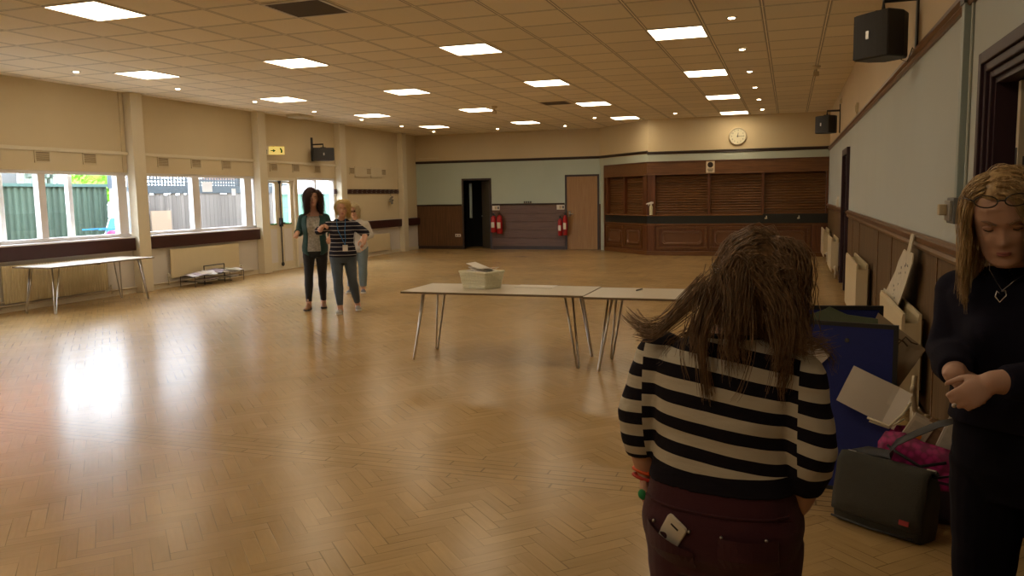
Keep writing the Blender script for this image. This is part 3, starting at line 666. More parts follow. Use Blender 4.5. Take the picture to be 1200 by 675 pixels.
# loudspeakers on brackets
def speaker(lb, c, wallx, d, h, w, dep, yaw, pitch=0):
    """cabinet centre c; d = forward direction angle yaw (deg, 0 = towards -y)"""
    R = Matrix.Translation(c) @ Matrix.Rotation(radians(yaw), 4, 'Z') @ Matrix.Rotation(radians(pitch), 4, 'X')
    e = empty('loudspeaker', c, lb, 'loudspeaker', 'black wall loudspeakers')
    n = 8; R_ = []
    # plan: front (at -y) wider than back, slightly curved grille
    for (z, k) in ((-h / 2, .93), (-h / 2 + .012, 1), (h / 2 - .012, 1), (h / 2, .93)):
        pl = [(w / 2, dep * .1), (w / 2 * .62, dep / 2), (-w / 2 * .62, dep / 2), (-w / 2, dep * .1), (-w / 2, -dep * .42), (-w / 4, -dep * .44), (w / 4, -dep * .44), (w / 2, -dep * .42)]
        R_.append([R @ V((x * k, y * k, z)) for x, y in pl])
    MB().rings(R_).build('cabinet', M['black'], e, bevel=.008)
    g_ = []
    for t in range(9):
        x = -w / 2 + .008 + (w - .016) * t / 8; y = -dep * .42 - .025 * (1 - (2 * t / 8 - 1) ** 2) - .006; g_.append((x, y))
    mb = MB(); pl = g_ + [(w / 2 - .008, -dep * .40), (-w / 2 + .008, -dep * .40)]
    mb.rings([[R @ V((x, y, z)) for x, y in pl] for z in (-h / 2 + .01, h / 2 - .01)])
    gr = mb.build('grille', mat('speaker_grille', (.035, .035, .036), .7, var=.5, scale=300) if 'speaker_grille' not in bpy.data.materials else bpy.data.materials['speaker_grille'], e)
    MB().box(-.014, .014, -dep * .42 - .036, -dep * .42 - .028, -.03, .03, R).build('badge', M['chrome'], gr)
    b = MB(); top = c[2] + h / 2
    b.tube([(wallx, c[1], top + .09), (c[0], c[1], top + .09), (c[0], c[1], top + .005)], .018, 8)
    s = 1 if c[0] > wallx else -1
    b.box(*sorted((wallx, wallx + s * .015)), c[1] - .04, c[1] + .04, c[2] - h / 2, top + .26)
    b.box(c[0] - .06, c[0] + .06, c[1] - .03, c[1] + .03, top - .002, top + .018)
    b.build('bracket', M['black'], e)
    return e
sp1 = speaker('large black loudspeaker high on the right wall nearest the camera', (.655, 7.05, 2.795), XR, 0, .35, .34, .30, -48, 0)
MB().tube([(.75, 7.1, 2.7), (.80, 7.12, 2.62), (.84, 7.1, 2.60), (.87, 7.08, 2.70), (.895, 7.05, 2.64)], .004, 6).build('cable', M['black'], sp1)
speaker('black loudspeaker on the right wall at the bar end, far from the camera', (.66, 17.3, 2.90), XR, 0, .34, .36, .30, -48)
speaker('black loudspeaker on the left wall beside the exit sign', (-10.80, 17.6, 2.70), XL, 0, .31, .50, .30, 36)

# emergency exit sign: green running figure and arrow on a yellow-lit box
e = empty('exit_sign', (XL, 15.8, 2.58), 'green and yellow emergency exit sign above the escape door', 'sign')
Rs = Matrix.Translation((XL + .16, 15.78, 2.71)) @ Matrix.Rotation(radians(45), 4, 'Z')
MB().box(-.25, .25, 0, .05, -.10, .10, Rs).build('case', M['cream'], e, bevel=.006)
MB().box(-.10, .10, -.008, 0.0, -.08, .09, Rs).box(.10, .24, -.008, 0, -.08, .09, Rs).build('lit_panel', emis('sign_glow', (1, .68, .04), .55), e)
gs = MB(); 
gs.box(-.24, -.10, -.008, 0, -.08, .09, Rs)
gp = gs.build('pale_panel', M['socket'], e)
fgm = mat('sign_green', (.005, .16, .05), .4)
fg = MB(); fg.ball(Rs @ V((-.165, -.012, .045)), .018, 10, 6)
fg.prism([Rs @ V((x, -.014, z)) for x, z in ((-.19, .02), (-.15, .03), (-.135, -.005), (-.15, -.03), (-.13, -.06), (-.145, -.065), (-.17, -.03), (-.195, -.06), (-.21, -.05), (-.185, -.02))], Rs.to_3x3() @ V((0, .006, 0)))
fg.prism([Rs @ V((x, -.014, z)) for x, z in ((-.06, .01), (-.01, .01), (-.01, .04), (.05, 0), (-.01, -.04), (-.01, -.012), (-.06, -.012))], Rs.to_3x3() @ V((0, .004, 0)))
fg.prism([Rs @ V((x, -.014, z)) for x, z in ((.13, .06), (.17, .06), (.20, .0), (.19, -.05), (.15, -.05), (.16, -.0))], Rs.to_3x3() @ V((0, .004, 0)))
fg.build('pictogram', fgm, e)
MB().tube([(XL, 15.78, 2.81), (XL + .2, 15.78, 2.81)], .012, 6).build('bracket', M['cream'], e)

pt, nt, b = nodes('thin_paper'); N, L = nt.nodes, nt.links
tl_ = N.new('ShaderNodeBsdfTranslucent'); tl_.inputs[0].default_value = (.8, .78, .75, 1); mx_ = N.new('ShaderNodeMixShader'); mx_.inputs[0].default_value = .5; b.inputs['Base Color'].default_value = (.75, .72, .68, 1)
L.new(b.outputs[0], mx_.inputs[1]); L.new(tl_.outputs[0], mx_.inputs[2]); L.new(mx_.outputs[0], N['Material Output'].inputs['Surface'])
# paper notices on the second window glass
for (y, z, w, h, lb) in ((13.80, 1.90, .30, .20, 'white paper notice stuck on the second window, larger and higher'), (14.63, 1.80, .13, .14, 'small white paper notice at the right of the second window')):
    o = MB().box(XL - .077, XL - .074, y - w / 2, y + w / 2, z - h / 2, z + h / 2).build('window_notice', pt, loc=(XL - .077, y, z - h / 2)); tag(o, lb, 'notice')

# ---------------------------------------------------------------- folding tables with hairpin legs
def hairpin(c, dirv, zt, parent, H=.685, spread=.05):
    """leg from under the top at c (x,y), foot pushed outwards along dirv"""
    mb = MB(); d = V((*dirv, 0)); t = V((-d.y, d.x, 0)).normalized(); p = V((c[0], c[1], zt)); f = V((c[0], c[1], 0)) + d
    a, b_ = p + t * spread, p - t * spread
    fa, fb = f + t * .012 + V((0, 0, .012)), f - t * .012 + V((0, 0, .012))
    mb.tube([a, fa, f + V((0, 0, .004)), fb, b_], .0105, 8)
    l = mb.build('leg', M['chrome'], parent, smooth=True)
    MB().box(p.x - .05, p.x + .05, p.y - .05, p.y + .05, zt - .006, zt).build('mounting_plate', M['dgrey'], l)
    return l
tabm = mat('table_top_laminate', (.56, .50, .40), .32, var=.06, scale=3)
edgem = mat('table_edge', (.16, .11, .06), .4)
def table(lb, x0, x1, y0, y1, zt, inx, iny, grp, rz=0):
    cx, cy = (x0 + x1) / 2, (y0 + y1) / 2
    e = empty('folding_table', (cx, cy, 0), lb, 'table', grp)
    MB().box(x0, x1, y0, y1, zt - .022, zt).build('table_top', tabm, e, bevel=.003)
    q = .003
    MB().box(x0 - q, x1 + q, y0 - q, y0, zt - .021, zt - .002).box(x0 - q, x1 + q, y1, y1 + q, zt - .021, zt - .002).box(x0 - q, x0, y0, y1, zt - .021, zt - .002).box(x1, x1 + q, y0, y1, zt - .021, zt - .002).build('edging', edgem, e)
    for sx in (-1, 1):
        for sy in (-1, 1):
            hairpin((x0 + inx if sx < 0 else x1 - inx, y0 + iny if sy < 0 else y1 - iny), (sx * .10, sy * .06) if x1 - x0 > y1 - y0 else (sx * .04, sy * .10), zt - .022, e)
    MB().box(x0 + inx, x1 - inx, cy - .012, cy + .012, zt - .045, zt - .022).build('rail', M['dgrey'], e)
    return e
table('long folding table carrying the white basket of papers', -3.62, -1.775, 7.22, 7.98, .70, .175, .155, 'folding tables in mid hall')
table('folding table butted to its left neighbour, partly behind the striped woman', -1.755, .07, 7.14, 7.92, .70, .22, .155, 'folding tables in mid hall')
table('long folding table against the first window, in front of the ribbed radiator', -10.84, -10.10, 8.98, 11.02, .70, .13, .20, None)
# thin pen on the second table
o = MB().tube([(-1.36, 7.66, .708), (-1.33, 7.80, .708)], .006, 8).build('pen', M['black'], loc=(-1.34, 7.7, .702)); tag(o, 'small dark pen lying on the right-hand table of the pair', 'pen')
# sheet lying behind the basket
o = MB().box(-2.62, -2.22, 7.76, 7.97, .7005, .704).build('paper_sheet', M['paper'], loc=(-2.4, 7.85, .7)); tag(o, 'white sheet lying flat at the back edge of the table, right of the basket', 'paper')

# woven basket full of papers
bk = empty('paper_basket', (-2.92, 7.62, .70), 'white woven basket holding papers on the folding table', 'basket')
Rb = Matrix.Translation((-2.93, 7.66, .70)) @ Matrix.Rotation(radians(-22), 4, 'Z')
def rect_ring(hx, hy, z, r=.02, n=4):
    P = []
    for cx, cy, a0 in ((hx - r, hy - r, 0), (-hx + r, hy - r, 90), (-hx + r, -hy + r, 180), (hx - r, -hy + r, 270)):
        for k in range(n + 1):
            a = radians(a0 + 90 * k / n); P.append(V((cx + r * cos(a), cy + r * sin(a), z)))
    return P
bm_ = mat('white_wicker', (.80, .76, .56), .6, var=.2, scale=60)
rr = []
for k in range(15):
    t = k / 14; wob = .003 * (1 if k % 2 else -1); rr.append([Rb @ p for p in rect_ring(.155 + .03 * t + wob, .115 + .025 * t + wob, .165 * t)])
for k in range(13, 0, -1):
    t = k / 14; rr.append([Rb @ p for p in rect_ring(.147 + .03 * t, .107 + .025 * t, .165 * t + .004)])
MB().rings(rr).build('basket_body', bm_, bk)
ba = MB()
for k in range(11):
    z = .012 + k * .0145; t = z / .165; P = [Rb @ p for p in rect_ring(.158 + .03 * t, .118 + .025 * t, z)]; ba.tube(P + [P[0]], .0045, 6, cap=False)
P = [Rb @ p for p in rect_ring(.187, .142, .168)]; ba.tube(P + [P[0]], .009, 8, cap=False)
ba.build('weave', bm_, bk)
for s in (-1, 1):
    MB().tube([Rb @ V((s * .185, -.05, .16)), Rb @ V((s * .205, -.04, .13)), Rb @ V((s * .20, 0, .115)), Rb @ V((s * .205, .04, .13)), Rb @ V((s * .185, .05, .16))], .006, 8).build('handle', bm_, bk)
random.seed(3)
for k in range(5):
    a = radians(random.uniform(-22, 22)); tl = radians([4, -8, 10, -6, 19][k])
    R2 = Rb @ Matrix.Translation((random.uniform(-.03, .02), random.uniform(-.01, .02), .160 + k * .011)) @ Matrix.Rotation(a, 4, 'Z') @ Matrix.Rotation(tl, 4, 'Y')
    o = MB().box(-.135, .135, -.095, .095, 0, .005, R2).build('paper_sheet', M['paper'], loc=R2 @ V((0, 0, 0)))
    tag(o, ['cream paper at the bottom of the heap in the white basket', 'second lowest paper in the white basket', 'middle paper in the white basket heap', 'paper tilted just under the top sheet in the white basket', 'topmost tilted pale paper in the white basket'][k], 'paper', 'papers in the basket')

# magazine rack on the floor with leaflets
rk = empty('magazine_rack', (-10.72, 13.1, 0), 'low dark wire magazine rack on the floor by the second radiator', 'rack')
fx0, fx1, fy0, fy1 = -10.92, -10.58, 12.55, 14.0
w = MB()
for z in (.10, .20):
    w.tube([(fx0, fy0, z), (fx1, fy0, z), (fx1, fy1, z), (fx0, fy1, z), (fx0, fy0, z)], .006, 6)
    for k in range(12): yy = fy0 + (k + .5) * (fy1 - fy0) / 12; w.tube([(fx0, yy, z), (fx1, yy, z)], .003, 6)
w.build('wire_shelf', M['dgrey'], rk)
fr2 = MB()
for x in (-10.75,):
    fr2.tube([(x, 13.02, .0), (x, 13.02, .36), (x, 13.62, .36), (x, 13.62, .0)], .011, 8)
fr2.tube([(fx1, 13.02, .03), (fx0, 13.02, .03)], .01, 8).tube([(fx1, 13.62, .03), (fx0, 13.62, .03)], .01, 8)
fr2.build('end_frame', M['black'], rk)
f3 = MB()
for (x, y) in ((fx0, fy0), (fx1, fy0), (fx0, fy1), (fx1, fy1)): f3.tube([(x, y, 0), (x, y, .2)], .006, 6)
f3.build('foot', M['dgrey'], rk)
random.seed(11)
pc = [(.72, .70, .74), (.5, .42, .5), (.66, .6, .52), (.75, .73, .7), (.45, .33, .25), (.35, .3, .4), (.62, .55, .4), (.7, .68, .7), (.5, .5, .36), (.7, .66, .6)]
ly = ['at the near end', 'second from the near end', 'left of the wire frame', 'peaked in front of the wire frame', 'inside the wire frame', 'just right of the wire frame', 'right of the middle', 'third from the far end', 'second from the far end', 'at the far end']
for k in range(10):
    y = 12.66 + k * .135; R2 = Matrix.Translation((-10.74 + random.uniform(-.03, .03), y, .212 + (k % 3) * .012)) @ Matrix.Rotation(radians(random.uniform(-25, 25)), 4, 'Z') @ Matrix.Rotation(radians(random.uniform(-7, 7)), 4, 'X')
    mb = MB(); m_ = mat('leaflet_%s' % 'abcdefghij'[k], pc[k], .5, var=.25, scale=12)
    rg = []
    for q in range(7):
        t = q / 6; x = -.17 + .34 * t; z = .012 * sin(pi * t * 1.4) + (.05 if k == 3 else .015) * (1 - abs(2 * t - 1)); rg.append([R2 @ V((x, -.13, z)), R2 @ V((x, .13, z)), R2 @ V((x, .13, z + .006)), R2 @ V((x, -.13, z + .006))])
    mb.rings(rg); o = mb.build('magazine', m_, loc=R2 @ V((0, 0, 0))); tag(o, 'loose magazine on the wire rack, ' + ly[k], 'magazine', 'magazines on the wire rack')
for k in range(4):
    y = 12.8 + k * .32; o = MB().box(-10.88, -10.6, y - .12, y + .12, .107, .112 + .01 * (k % 2)).build('magazine', bpy.data.materials['leaflet_' + 'cbga'[k]], loc=(-10.74, y, .107)); tag(o, 'magazine on the lower shelf of the wire rack, ' + ['nearest', 'second', 'third', 'farthest'][k] + ' one', 'magazine', 'magazines on the lower wire shelf')

# ---------------------------------------------------------------- back wall things
def extinguisher(x, y, z, lb, r=.075, h=.50, horn=True):
    e = empty('fire_extinguisher', (x, y, z), lb, 'fire extinguisher', 'red fire extinguishers on the back wall')
    MB().lathe([(.001, 0), (r * .9, 0), (r, .015), (r, h * .82), (r * .85, h * .92), (r * .4, h), (.022, h + .01), (.001, h + .01)], (x, y, z), 20).build('cylinder', M['red'], e, smooth=True)
    MB().box(x - .02, x + .02, y - .02, y + .02, z + h + .01, z + h + .05).box(x - .015, x + .015, y - .12, y + .03, z + h + .05, z + h + .065).box(x - .015, x + .015, y - .11, y + .02, z + h + .075, z + h + .088).build('valve_head', M['black'], e)
    MB().tube([(x + .02, y, z + h + .03), (x + .07, y - .01, z + h), (x + r + .02, y - .02, z + h * .6), (x + r + .012, y - .02, z + h * .25)], .010 if not horn else .012, 8).build('hose', M['black'], e, smooth=True)
    MB().box(x - r * .6, x + r * .6, y - r - .002, y - r * .75, z + h * .3, z + h * .62).build('label', M['paper'] if horn else M['cream'], e)
    MB().box(x - .03, x + .03, y + r * .6, YB - .018 if x < -6.3 else YB, z + h * .5, z + h * .58).build('wall_bracket', M['dgrey'], e)
    return e
extinguisher(-8.52, 23.38, .52, 'red fire extinguisher right of the dark doorway, left one of the pair', .085, .50)
extinguisher(-8.32, 23.37, .48, 'red fire extinguisher right of the dark doorway, right one of the pair', .09, .56, False)
extinguisher(-6.42, 23.37, .42, 'red fire extinguisher left of the wooden door, left one of the pair', .07, .50)
extinguisher(-6.25, 23.31, .44, 'red fire extinguisher left of the wooden door, overlapping its frame', .07, .58, False)
for x, lb in ((-8.47, 'small pale notice above the extinguishers by the dark doorway'), (-6.43, 'small pale notice above the extinguishers by the wooden door')):
    e = empty('safety_notice', (x, YB - .018, 1.20), lb, 'notice')
    MB().box(x - .12, x + .12, YB - .026, YB - .018, 1.19, 1.33).build('plate', M['socket'], e)
    MB().box(x - .04, x + .04, YB - .028, YB - .026, 1.215, 1.305).build('print', M['vent'], e)
    MB().box(x + .055, x + .1, YB - .028, YB - .026, 1.22, 1.30).build('text_block', M['dgrey'], e)
e = empty('wall_socket', (-9.74, YB, .38), 'white double socket low on the left part of the back wall', 'socket')
MB().box(-9.83, -9.65, YB - .035, YB, .38, .47).build('plate', M['socket'], e, bevel=.006)
MB().box(-9.80, -9.76, YB - .037, YB - .034, .40, .44).box(-9.72, -9.68, YB - .037, YB - .034, .40, .44).build('outlet', M['dgrey'], e)
e = empty('door_closer_box', (-7.44, YB - .02, 1.38), 'small row of dark switches on the rail between the extinguishers', 'switch')
MB().box(-7.58, -7.32, YB - .03, YB, 1.385, 1.40).build('plate', M['vent'], e)
for k in range(4): MB().box(-7.57 + k * .065, -7.535 + k * .065, YB - .045, YB - .01, 1.395, 1.45).build('switch', M['dgrey'], e)
e['category'] = 'switch'; e.name = 'switch_row'
# small pale board high at the left of the back wall
e = tag(MB().box(-11.0, -10.35, YB - .03, YB, 2.80, 2.83).build('picture_ledge', M['cream'], loc=(-10.7, YB, 2.8)), 'thin pale ledge high in the far left corner of the back wall', 'ledge')

# clock
ck = empty('wall_clock', (-1.265, 21.5, 3.01), 'round white wall clock above the bar showing quarter past twelve', 'clock')
Rc = Matrix.Translation((-1.265, 21.5, 3.01)) @ Matrix.Rotation(radians(90), 4, 'X')
MB().lathe([(.001, 0), (.20, 0), (.215, .015), (.215, .045), (.20, .06), (.185, .05), (.001, .048)], (0, 0, 0), 48).build('tmp', M['cream']) if False else None
def lathe_M(prof, Mx, n=40):
    mb = MB(); mb.rings([[Mx @ V((r * cos(2 * pi * i / n), r * sin(2 * pi * i / n), z)) for i in range(n)] for r, z in prof]); return mb
lathe_M([(.001, 0), (.20, 0), (.215, .015), (.215, .045), (.20, .06), (.187, .05), (.187, .03), (.001, .03)], Rc).build('rim', M['cream'], ck, smooth=False, autos=True)
lathe_M([(.001, .03), (.186, .03), (.186, .034), (.001, .034)], Rc).build('dial', mat('clock_dial', (.72, .66, .46), .5, var=.02), ck)
ckm = mat('clock_black', (.03, .022, .015), .5)
def text(s, size, Mx, name, m, parent, ext=.001):
    cu = bpy.data.curves.new('t', 'FONT'); cu.body = s; cu.size = size; cu.align_x = 'CENTER'; cu.align_y = 'CENTER'; cu.extrude = ext; cu.resolution_u = 3
    o = bpy.data.objects.new('t', cu); COL.objects.link(o); dg = bpy.context.evaluated_depsgraph_get(); dg.update(); me = o.evaluated_get(dg).to_mesh()
    mb = MB(); mb.add([Mx @ v.co for v in me.vertices], [list(p.vertices) for p in me.polygons]); o.evaluated_get(dg).to_mesh_clear(); bpy.data.objects.remove(o)
    return mb.build(name, m, parent)
for k in range(12):
    a = radians(90 - 30 * (k + 1)); text(str(k + 1), .052, Rc @ Matrix.Translation((.148 * cos(a), .148 * sin(a), .036)), 'numeral', ckm, ck)
def hand(ang, l, w, z, nm):
    Mx = Rc @ Matrix.Rotation(radians(90 - ang), 4, 'Z'); MB().prism([Mx @ V(p) for p in ((-.025, -w, z), (l, -w * .5, z), (l, w * .5, z), (-.025, w, z))], (Rc.to_3x3() @ V((0, 0, .002)))).build(nm, ckm, ck)
hand(8, .095, .009, .038, 'hour_hand'); hand(90, .145, .006, .042, 'minute_hand')
lathe_M([(.001, .036), (.013, .036), (.013, .047), (.001, .047)], Rc, 16).build('hub', ckm, ck)

# smoking-style notice on the fascia
ns = empty('fascia_sign', (-1.93, 21.44, 2.12), 'small white notice with a round symbol on the bar fascia', 'sign')
MB().box(-2.03, -1.82, 21.452, 21.459, 2.12, 2.42).build('plate', mat('sign_plate', (.72, .6, .42), .5, var=.03), ns)
Rn = Matrix.Translation((-1.925, 21.452, 2.32)) @ Matrix.Rotation(radians(90), 4, 'X')
lathe_M([(.052, 0), (.070, 0), (.070, .003), (.052, .003)], Rn, 28).build('ring_symbol', M['trim'], ns)
MB().box(-1.965, -1.885, 21.449, 21.452, 2.312, 2.326).box(-1.955, -1.948, 21.448, 21.452, 2.28, 2.36).prism([Rn @ V(p) for p in ((-.045, .037, .001), (-.037, .045, .001), (.045, -.037, .001), (.037, -.045, .001))], (0, -.002, 0)).build('symbol', M['trim'], ns)
mb = MB()
for k in range(3): mb.box(-2.00 + .01 * k, -1.85 - .012 * k, 21.449, 21.452, 2.205 - k * .03, 2.22 - k * .03)
mb.build('text_lines', M['trim'], ns)

# spray bottle on the counter
sb = empty('spray_bottle', (-3.43, 21.47, 1.06), 'white trigger spray bottle standing on the bar counter', 'bottle')
sbm = mat('cream_bottle', (.72, .66, .42), .4, var=.03)
MB().lathe([(.001, 0), (.042, 0), (.045, .01), (.045, .20), (.036, .235), (.018, .26), (.001, .26)], (-3.43, 21.47, 1.06), 20).build('body', sbm, sb, smooth=True)
MB().lathe([(.022, .255), (.022, .29), (.001, .29)], (-3.43, 21.47, 1.06), 14).build('collar', M['socket'], sb)
MB().prism([(-3.57, 21.455, 1.355), (-3.43, 21.455, 1.405), (-3.37, 21.455, 1.395), (-3.365, 21.455, 1.36), (-3.41, 21.455, 1.34), (-3.45, 21.455, 1.34), (-3.56, 21.455, 1.335)], (0, .03, 0)).prism([(-3.49, 21.46, 1.35), (-3.51, 21.46, 1.30), (-3.50, 21.46, 1.295), (-3.47, 21.46, 1.345)], (0, .02, 0)).build('trigger_head', M['socket'], sb)
for x, lb in ((-.55, 'small pale cup hook on the bar flap, left one'), (.22, 'small pale cup hook on the bar flap, right one')):
    o = MB().ball((x, 21.43, .955), (.035, .02, .022), 12, 8).lathe([(.012, 0), (.012, .05), (.001, .05)], (x + .01, 21.43, .965), 10).build('flap_latch', M['cream'], loc=(x, 21.43, .95), smooth=True); tag(o, lb.replace('cup hook', 'latch'), 'latch')

# ---------------------------------------------------------------- right wall things
cd = empty('conduit', (XR, 5.05, 1.55), 'pale grey-blue vertical trunking running down to the socket box on the right wall', 'trunking')
MB().box(XR - .038, XR, 5.02, 5.09, 1.56, ZC).build('trunking', mat('bluegrey_trunking', (.30, .36, .35), .4, var=.05), cd, bevel=.004)
MB().tube([(XR - .008, 4.955, 1.56), (XR - .008, 4.955, ZC)], .008, 8).build('thin_pipe', mat('bluegrey_pipe', (.42, .45, .40), .4), cd)
MB().box(XR - .045, XR, 5.0, 5.11, 2.60, 2.67).build('clip', M['dgrey'], cd)
sk = empty('socket_box', (XR, 5.02, 1.42), 'grey metal twin socket box at the foot of the trunking', 'socket')
MB().box(XR - .07, XR, 4.90, 5.10, 1.43, 1.57).build('box', mat('grey_metal_box', (.16, .16, .16), .45, .3), sk, bevel=.006)
MB().box(XR - .085, XR - .069, 4.92, 5.08, 1.445, 1.555).build('face_plate', mat('grey_face', (.28, .27, .25), .4), sk, bevel=.004)
MB().box(XR - .125, XR - .084, 4.99, 5.05, 1.475, 1.535).build('plug', M['vent'], sk, bevel=.006)
for (y, z, h, lb) in ((12.75, 2.70, .15, 'small cream box just above the right picture rail'), (16.9, 3.25, .10, 'tiny cream box under the ceiling on the right wall'), ):
    o = MB().box(XR - .035, XR, y - .04, y + .04, z, z + h).box(XR - .045, XR - .035, y - .02, y + .02, z + .03, z + h - .03).build('junction_box', M['cream'], loc=(XR, y, z)); tag(o, lb, 'box')
o = MB().box(XR - .03, XR, 17.0, 17.1, 1.28, 1.50).box(XR - .045, XR - .03, 17.02, 17.08, 1.33, 1.45).build('light_switch', M['socket'], loc=(XR, 17.05, 1.28)); tag(o, 'pale switch plate on the right wall beside the bar', 'switch')
o = MB().box(XR - .006, XR, 4.72, 4.735, 1.79, 1.81).build('wall_screw', M['dgrey'], loc=(XR, 4.73, 1.79)); tag(o, 'tiny dark screw in the wall between trunking and doorway', 'screw')

# leaning cutout of card with a small head tab
cm = mat('cutout_card', (.60, .54, .42), .7, var=.22, scale=14)
P = [(6.33, 1.275), (6.42, 1.285), (6.50, 1.205), (6.50, 1.165), (6.64, 1.17), (6.92, 1.05), (7.10, .93), (7.40, .80), (7.55, .70), (7.10, .64), (6.72, .74), (6.45, .90), (6.32, 1.03), (6.22, 1.14), (6.24, 1.175), (6.36, 1.17), (6.34, 1.2)]
P = [(6.40, 1.30), (6.55, 1.30), (6.60, 1.20), (6.62, 1.16), (6.78, 1.17), (6.98, 1.06), (7.05, .98), (7.42, .78), (7.60, .78), (7.60, .74), (7.15, .55), (6.80, .60), (6.55, .80), (6.38, .96), (6.28, 1.10), (6.30, 1.17), (6.44, 1.17), (6.42, 1.22)]
def lean(y, z): return V((XR - .05 - (1.30 - z) * .12, y, z))
ct = empty('cardboard_cutout', (XR - .1, 6.9, .6), 'pale cutout sheet with a small head-like tab leaning on the dado rail', 'cutout')
MB().prism([lean(y, z) for y, z in P], (-.008, 0, -.001)).build('sheet', cm, ct)
mk = MB()
random.seed(5)
for k in range(22):
    t = random.random(); y = 6.5 + t * .7 + random.uniform(-.12, .12); z = 1.10 - t * .42 + random.uniform(-.05, .05); s = random.uniform(.006, .018)
    q = lean(y, z) + V((-.0086, 0, 0)); mk.box(q.x - .001, q.x, y - s, y + s, z - s * .5, z + s * .5)
mk.build('printed_marks', M['dgrey'], ct)

# folding display board, two blue panels standing on their edge
blue = mat('blue_display_felt', (.010, .020, .17), .85, var=.12, scale=40, bump=.3, bscale=300, sheen=.2)
db = empty('display_board', (.25, 4.6, 0), 'folded blue felt display board with black edging standing on the floor', 'display board')
def dpanel(x0, y0, x1, y1, z0, z1, th=.022):
    a = V((x0, y0, 0)); b_ = V((x1, y1, 0)); e_ = (b_ - a).normalized(); n = V((e_.y, -e_.x, 0))
    f = Matrix(((e_.x, n.x, 0, a.x), (e_.y, n.y, 0, a.y), (0, 0, 1, 0), (0, 0, 0, 1))); Lg = (b_ - a).length; k = .022
    p = MB().box(k, Lg - k, -th / 2 + .003, th / 2 - .003, z0 + k, z1 - k, f).build('panel', blue, db)
    MB().box(0, Lg, -th / 2, th / 2, z0, z0 + k, f).box(0, Lg, -th / 2, th / 2, z1 - k, z1, f).box(0, k, -th / 2, th / 2, z0 + k, z1 - k, f).box(Lg - k, Lg, -th / 2, th / 2, z0 + k, z1 - k, f).build('edging', M['black'], p)
    return f, Lg
ff, _ = dpanel(-.12, 4.72, .545, 4.55, 0, .925)
dpanel(-.12, 4.76, .50, 4.86, 0, .985)
MB().box(-.135, -.11, 4.70, 4.78, .2, .26).box(-.135, -.11, 4.70, 4.78, .65, .71).build('hinge', M['dgrey'], db)
MB().lathe([(.001, 0), (.012, 0), (.012, .006), (.001, .008)], (0, 0, 0), 10, ff @ Matrix.Translation((.44, .01, .83)) @ Matrix.Rotation(radians(-90), 4, 'X')).build('stud', M['dgrey'], db)
kraft = mat('kraft_paper', (.36, .27, .17), .8, var=.15, scale=7)
# green-grey folder top between the panels, kraft sheets standing behind
def sheet(name, pts, th, m, lb, cat, grp=None):
    pts = [V(p) for p in pts]; n = (pts[1] - pts[0]).cross(pts[2] - pts[0]).normalized() * th
    o = MB().prism(pts, n).build(name, m, loc=min(pts, key=lambda p: p.z)); return tag(o, lb, cat, grp)
sheet('folder', [(.13, 4.76, .55), (.48, 4.72, .55), (.46, 4.70, .935), (.31, 4.76, .945), (.22, 4.775, .985), (.20, 4.78, .97), (.10, 4.76, .93)], .006, mat('green_folder', (.12, .14, .08), .6), 'dull green folder sticking up between the blue panels', 'folder')
sheet('kraft_sheet', [(.47, 4.80, .955), (.70, 4.74, .775), (.545, 4.66, .55), (.36, 4.74, .70)], .004, kraft, 'brown sheet with a faint sketch sticking out right of the blue board, front one', 'paper', None)
sheet('kraft_sheet', [(.46, 4.88, .95), (.712, 4.82, .755), (.56, 4.74, .53), (.36, 4.82, .70)], .004, kraft, 'brown sheet just behind the sketched one, showing only its lower edge', 'paper', None)
o = MB().tube([(.56, 4.70, .80), (.60, 4.72, .84), (.63, 4.72, .81), (.66, 4.73, .80)], .004, 6).tube([(.56, 4.70, .83), (.59, 4.715, .815), (.61, 4.72, .79)], .004, 6)
bpy.data.objects['kraft_sheet'] and o.build('sketch_marks', mat('brown_ink', (.10, .06, .03), .8), bpy.data.objects['kraft_sheet'])
# white papers stuck in front of the board
wp = mat('white_sheet', (.62, .56, .49), .75, var=.05, scale=6)
def curl_sheet(name, M0, w, h, lb, amp=.012, fold=None, m=wp):
    R_ = []; n = 14
    for i in range(n + 1):
        x = w * i / n; z = amp * sin(pi * i / n * 1.3) + (0 if fold is None or x < fold else (x - fold) * .55)
        R_.append([M0 @ V((x, y, z + dz)) for y, dz in ((0, 0), (h * .5, amp * .6), (h, 0), (h, .0015), (h * .5, amp * .6 + .0015), (0, .0015))])
    o = MB().rings(R_).build(name, m, loc=M0 @ V((w / 2, 0, 0))); return tag(o, lb, 'paper')
def basis(o, xa, ya):
    o, xa, ya = V(o), (V(xa) - V(o)).normalized(), (V(ya) - V(o)); ya = (ya - xa * ya.dot(xa)).normalized(); z = xa.cross(ya)
    return Matrix(((xa.x, ya.x, z.x, o.x), (xa.y, ya.y, z.y, o.y), (xa.z, ya.z, z.z, o.z), (0, 0, 0, 1)))
curl_sheet('paper_sheet', basis((.257, 4.565, .512), (.51, 4.50, .405), (.307, 4.575, .70)), .31, .207, 'large white sheet slipping down the front of the blue board', .008, .24)
curl_sheet('paper_sheet', basis((.062, 4.645, .565), (.25, 4.60, .77), (.0, 4.655, .69)), .24, .14, 'white paper corner between the striped woman and the blue board')
o = MB().tube([(.40, 4.44, .46), (.50, 4.41, .43), (.56, 4.40, .50), (.60, 4.44, .55)], .007, 8).tube([(.41, 4.45, .44), (.50, 4.43, .415), (.57, 4.42, .47)], .005, 8).build('cord_roll', M['cream'], loc=(.5, 4.42, .43), smooth=True); tag(o, 'thin cream cord looping below the slipping sheet', 'cord')
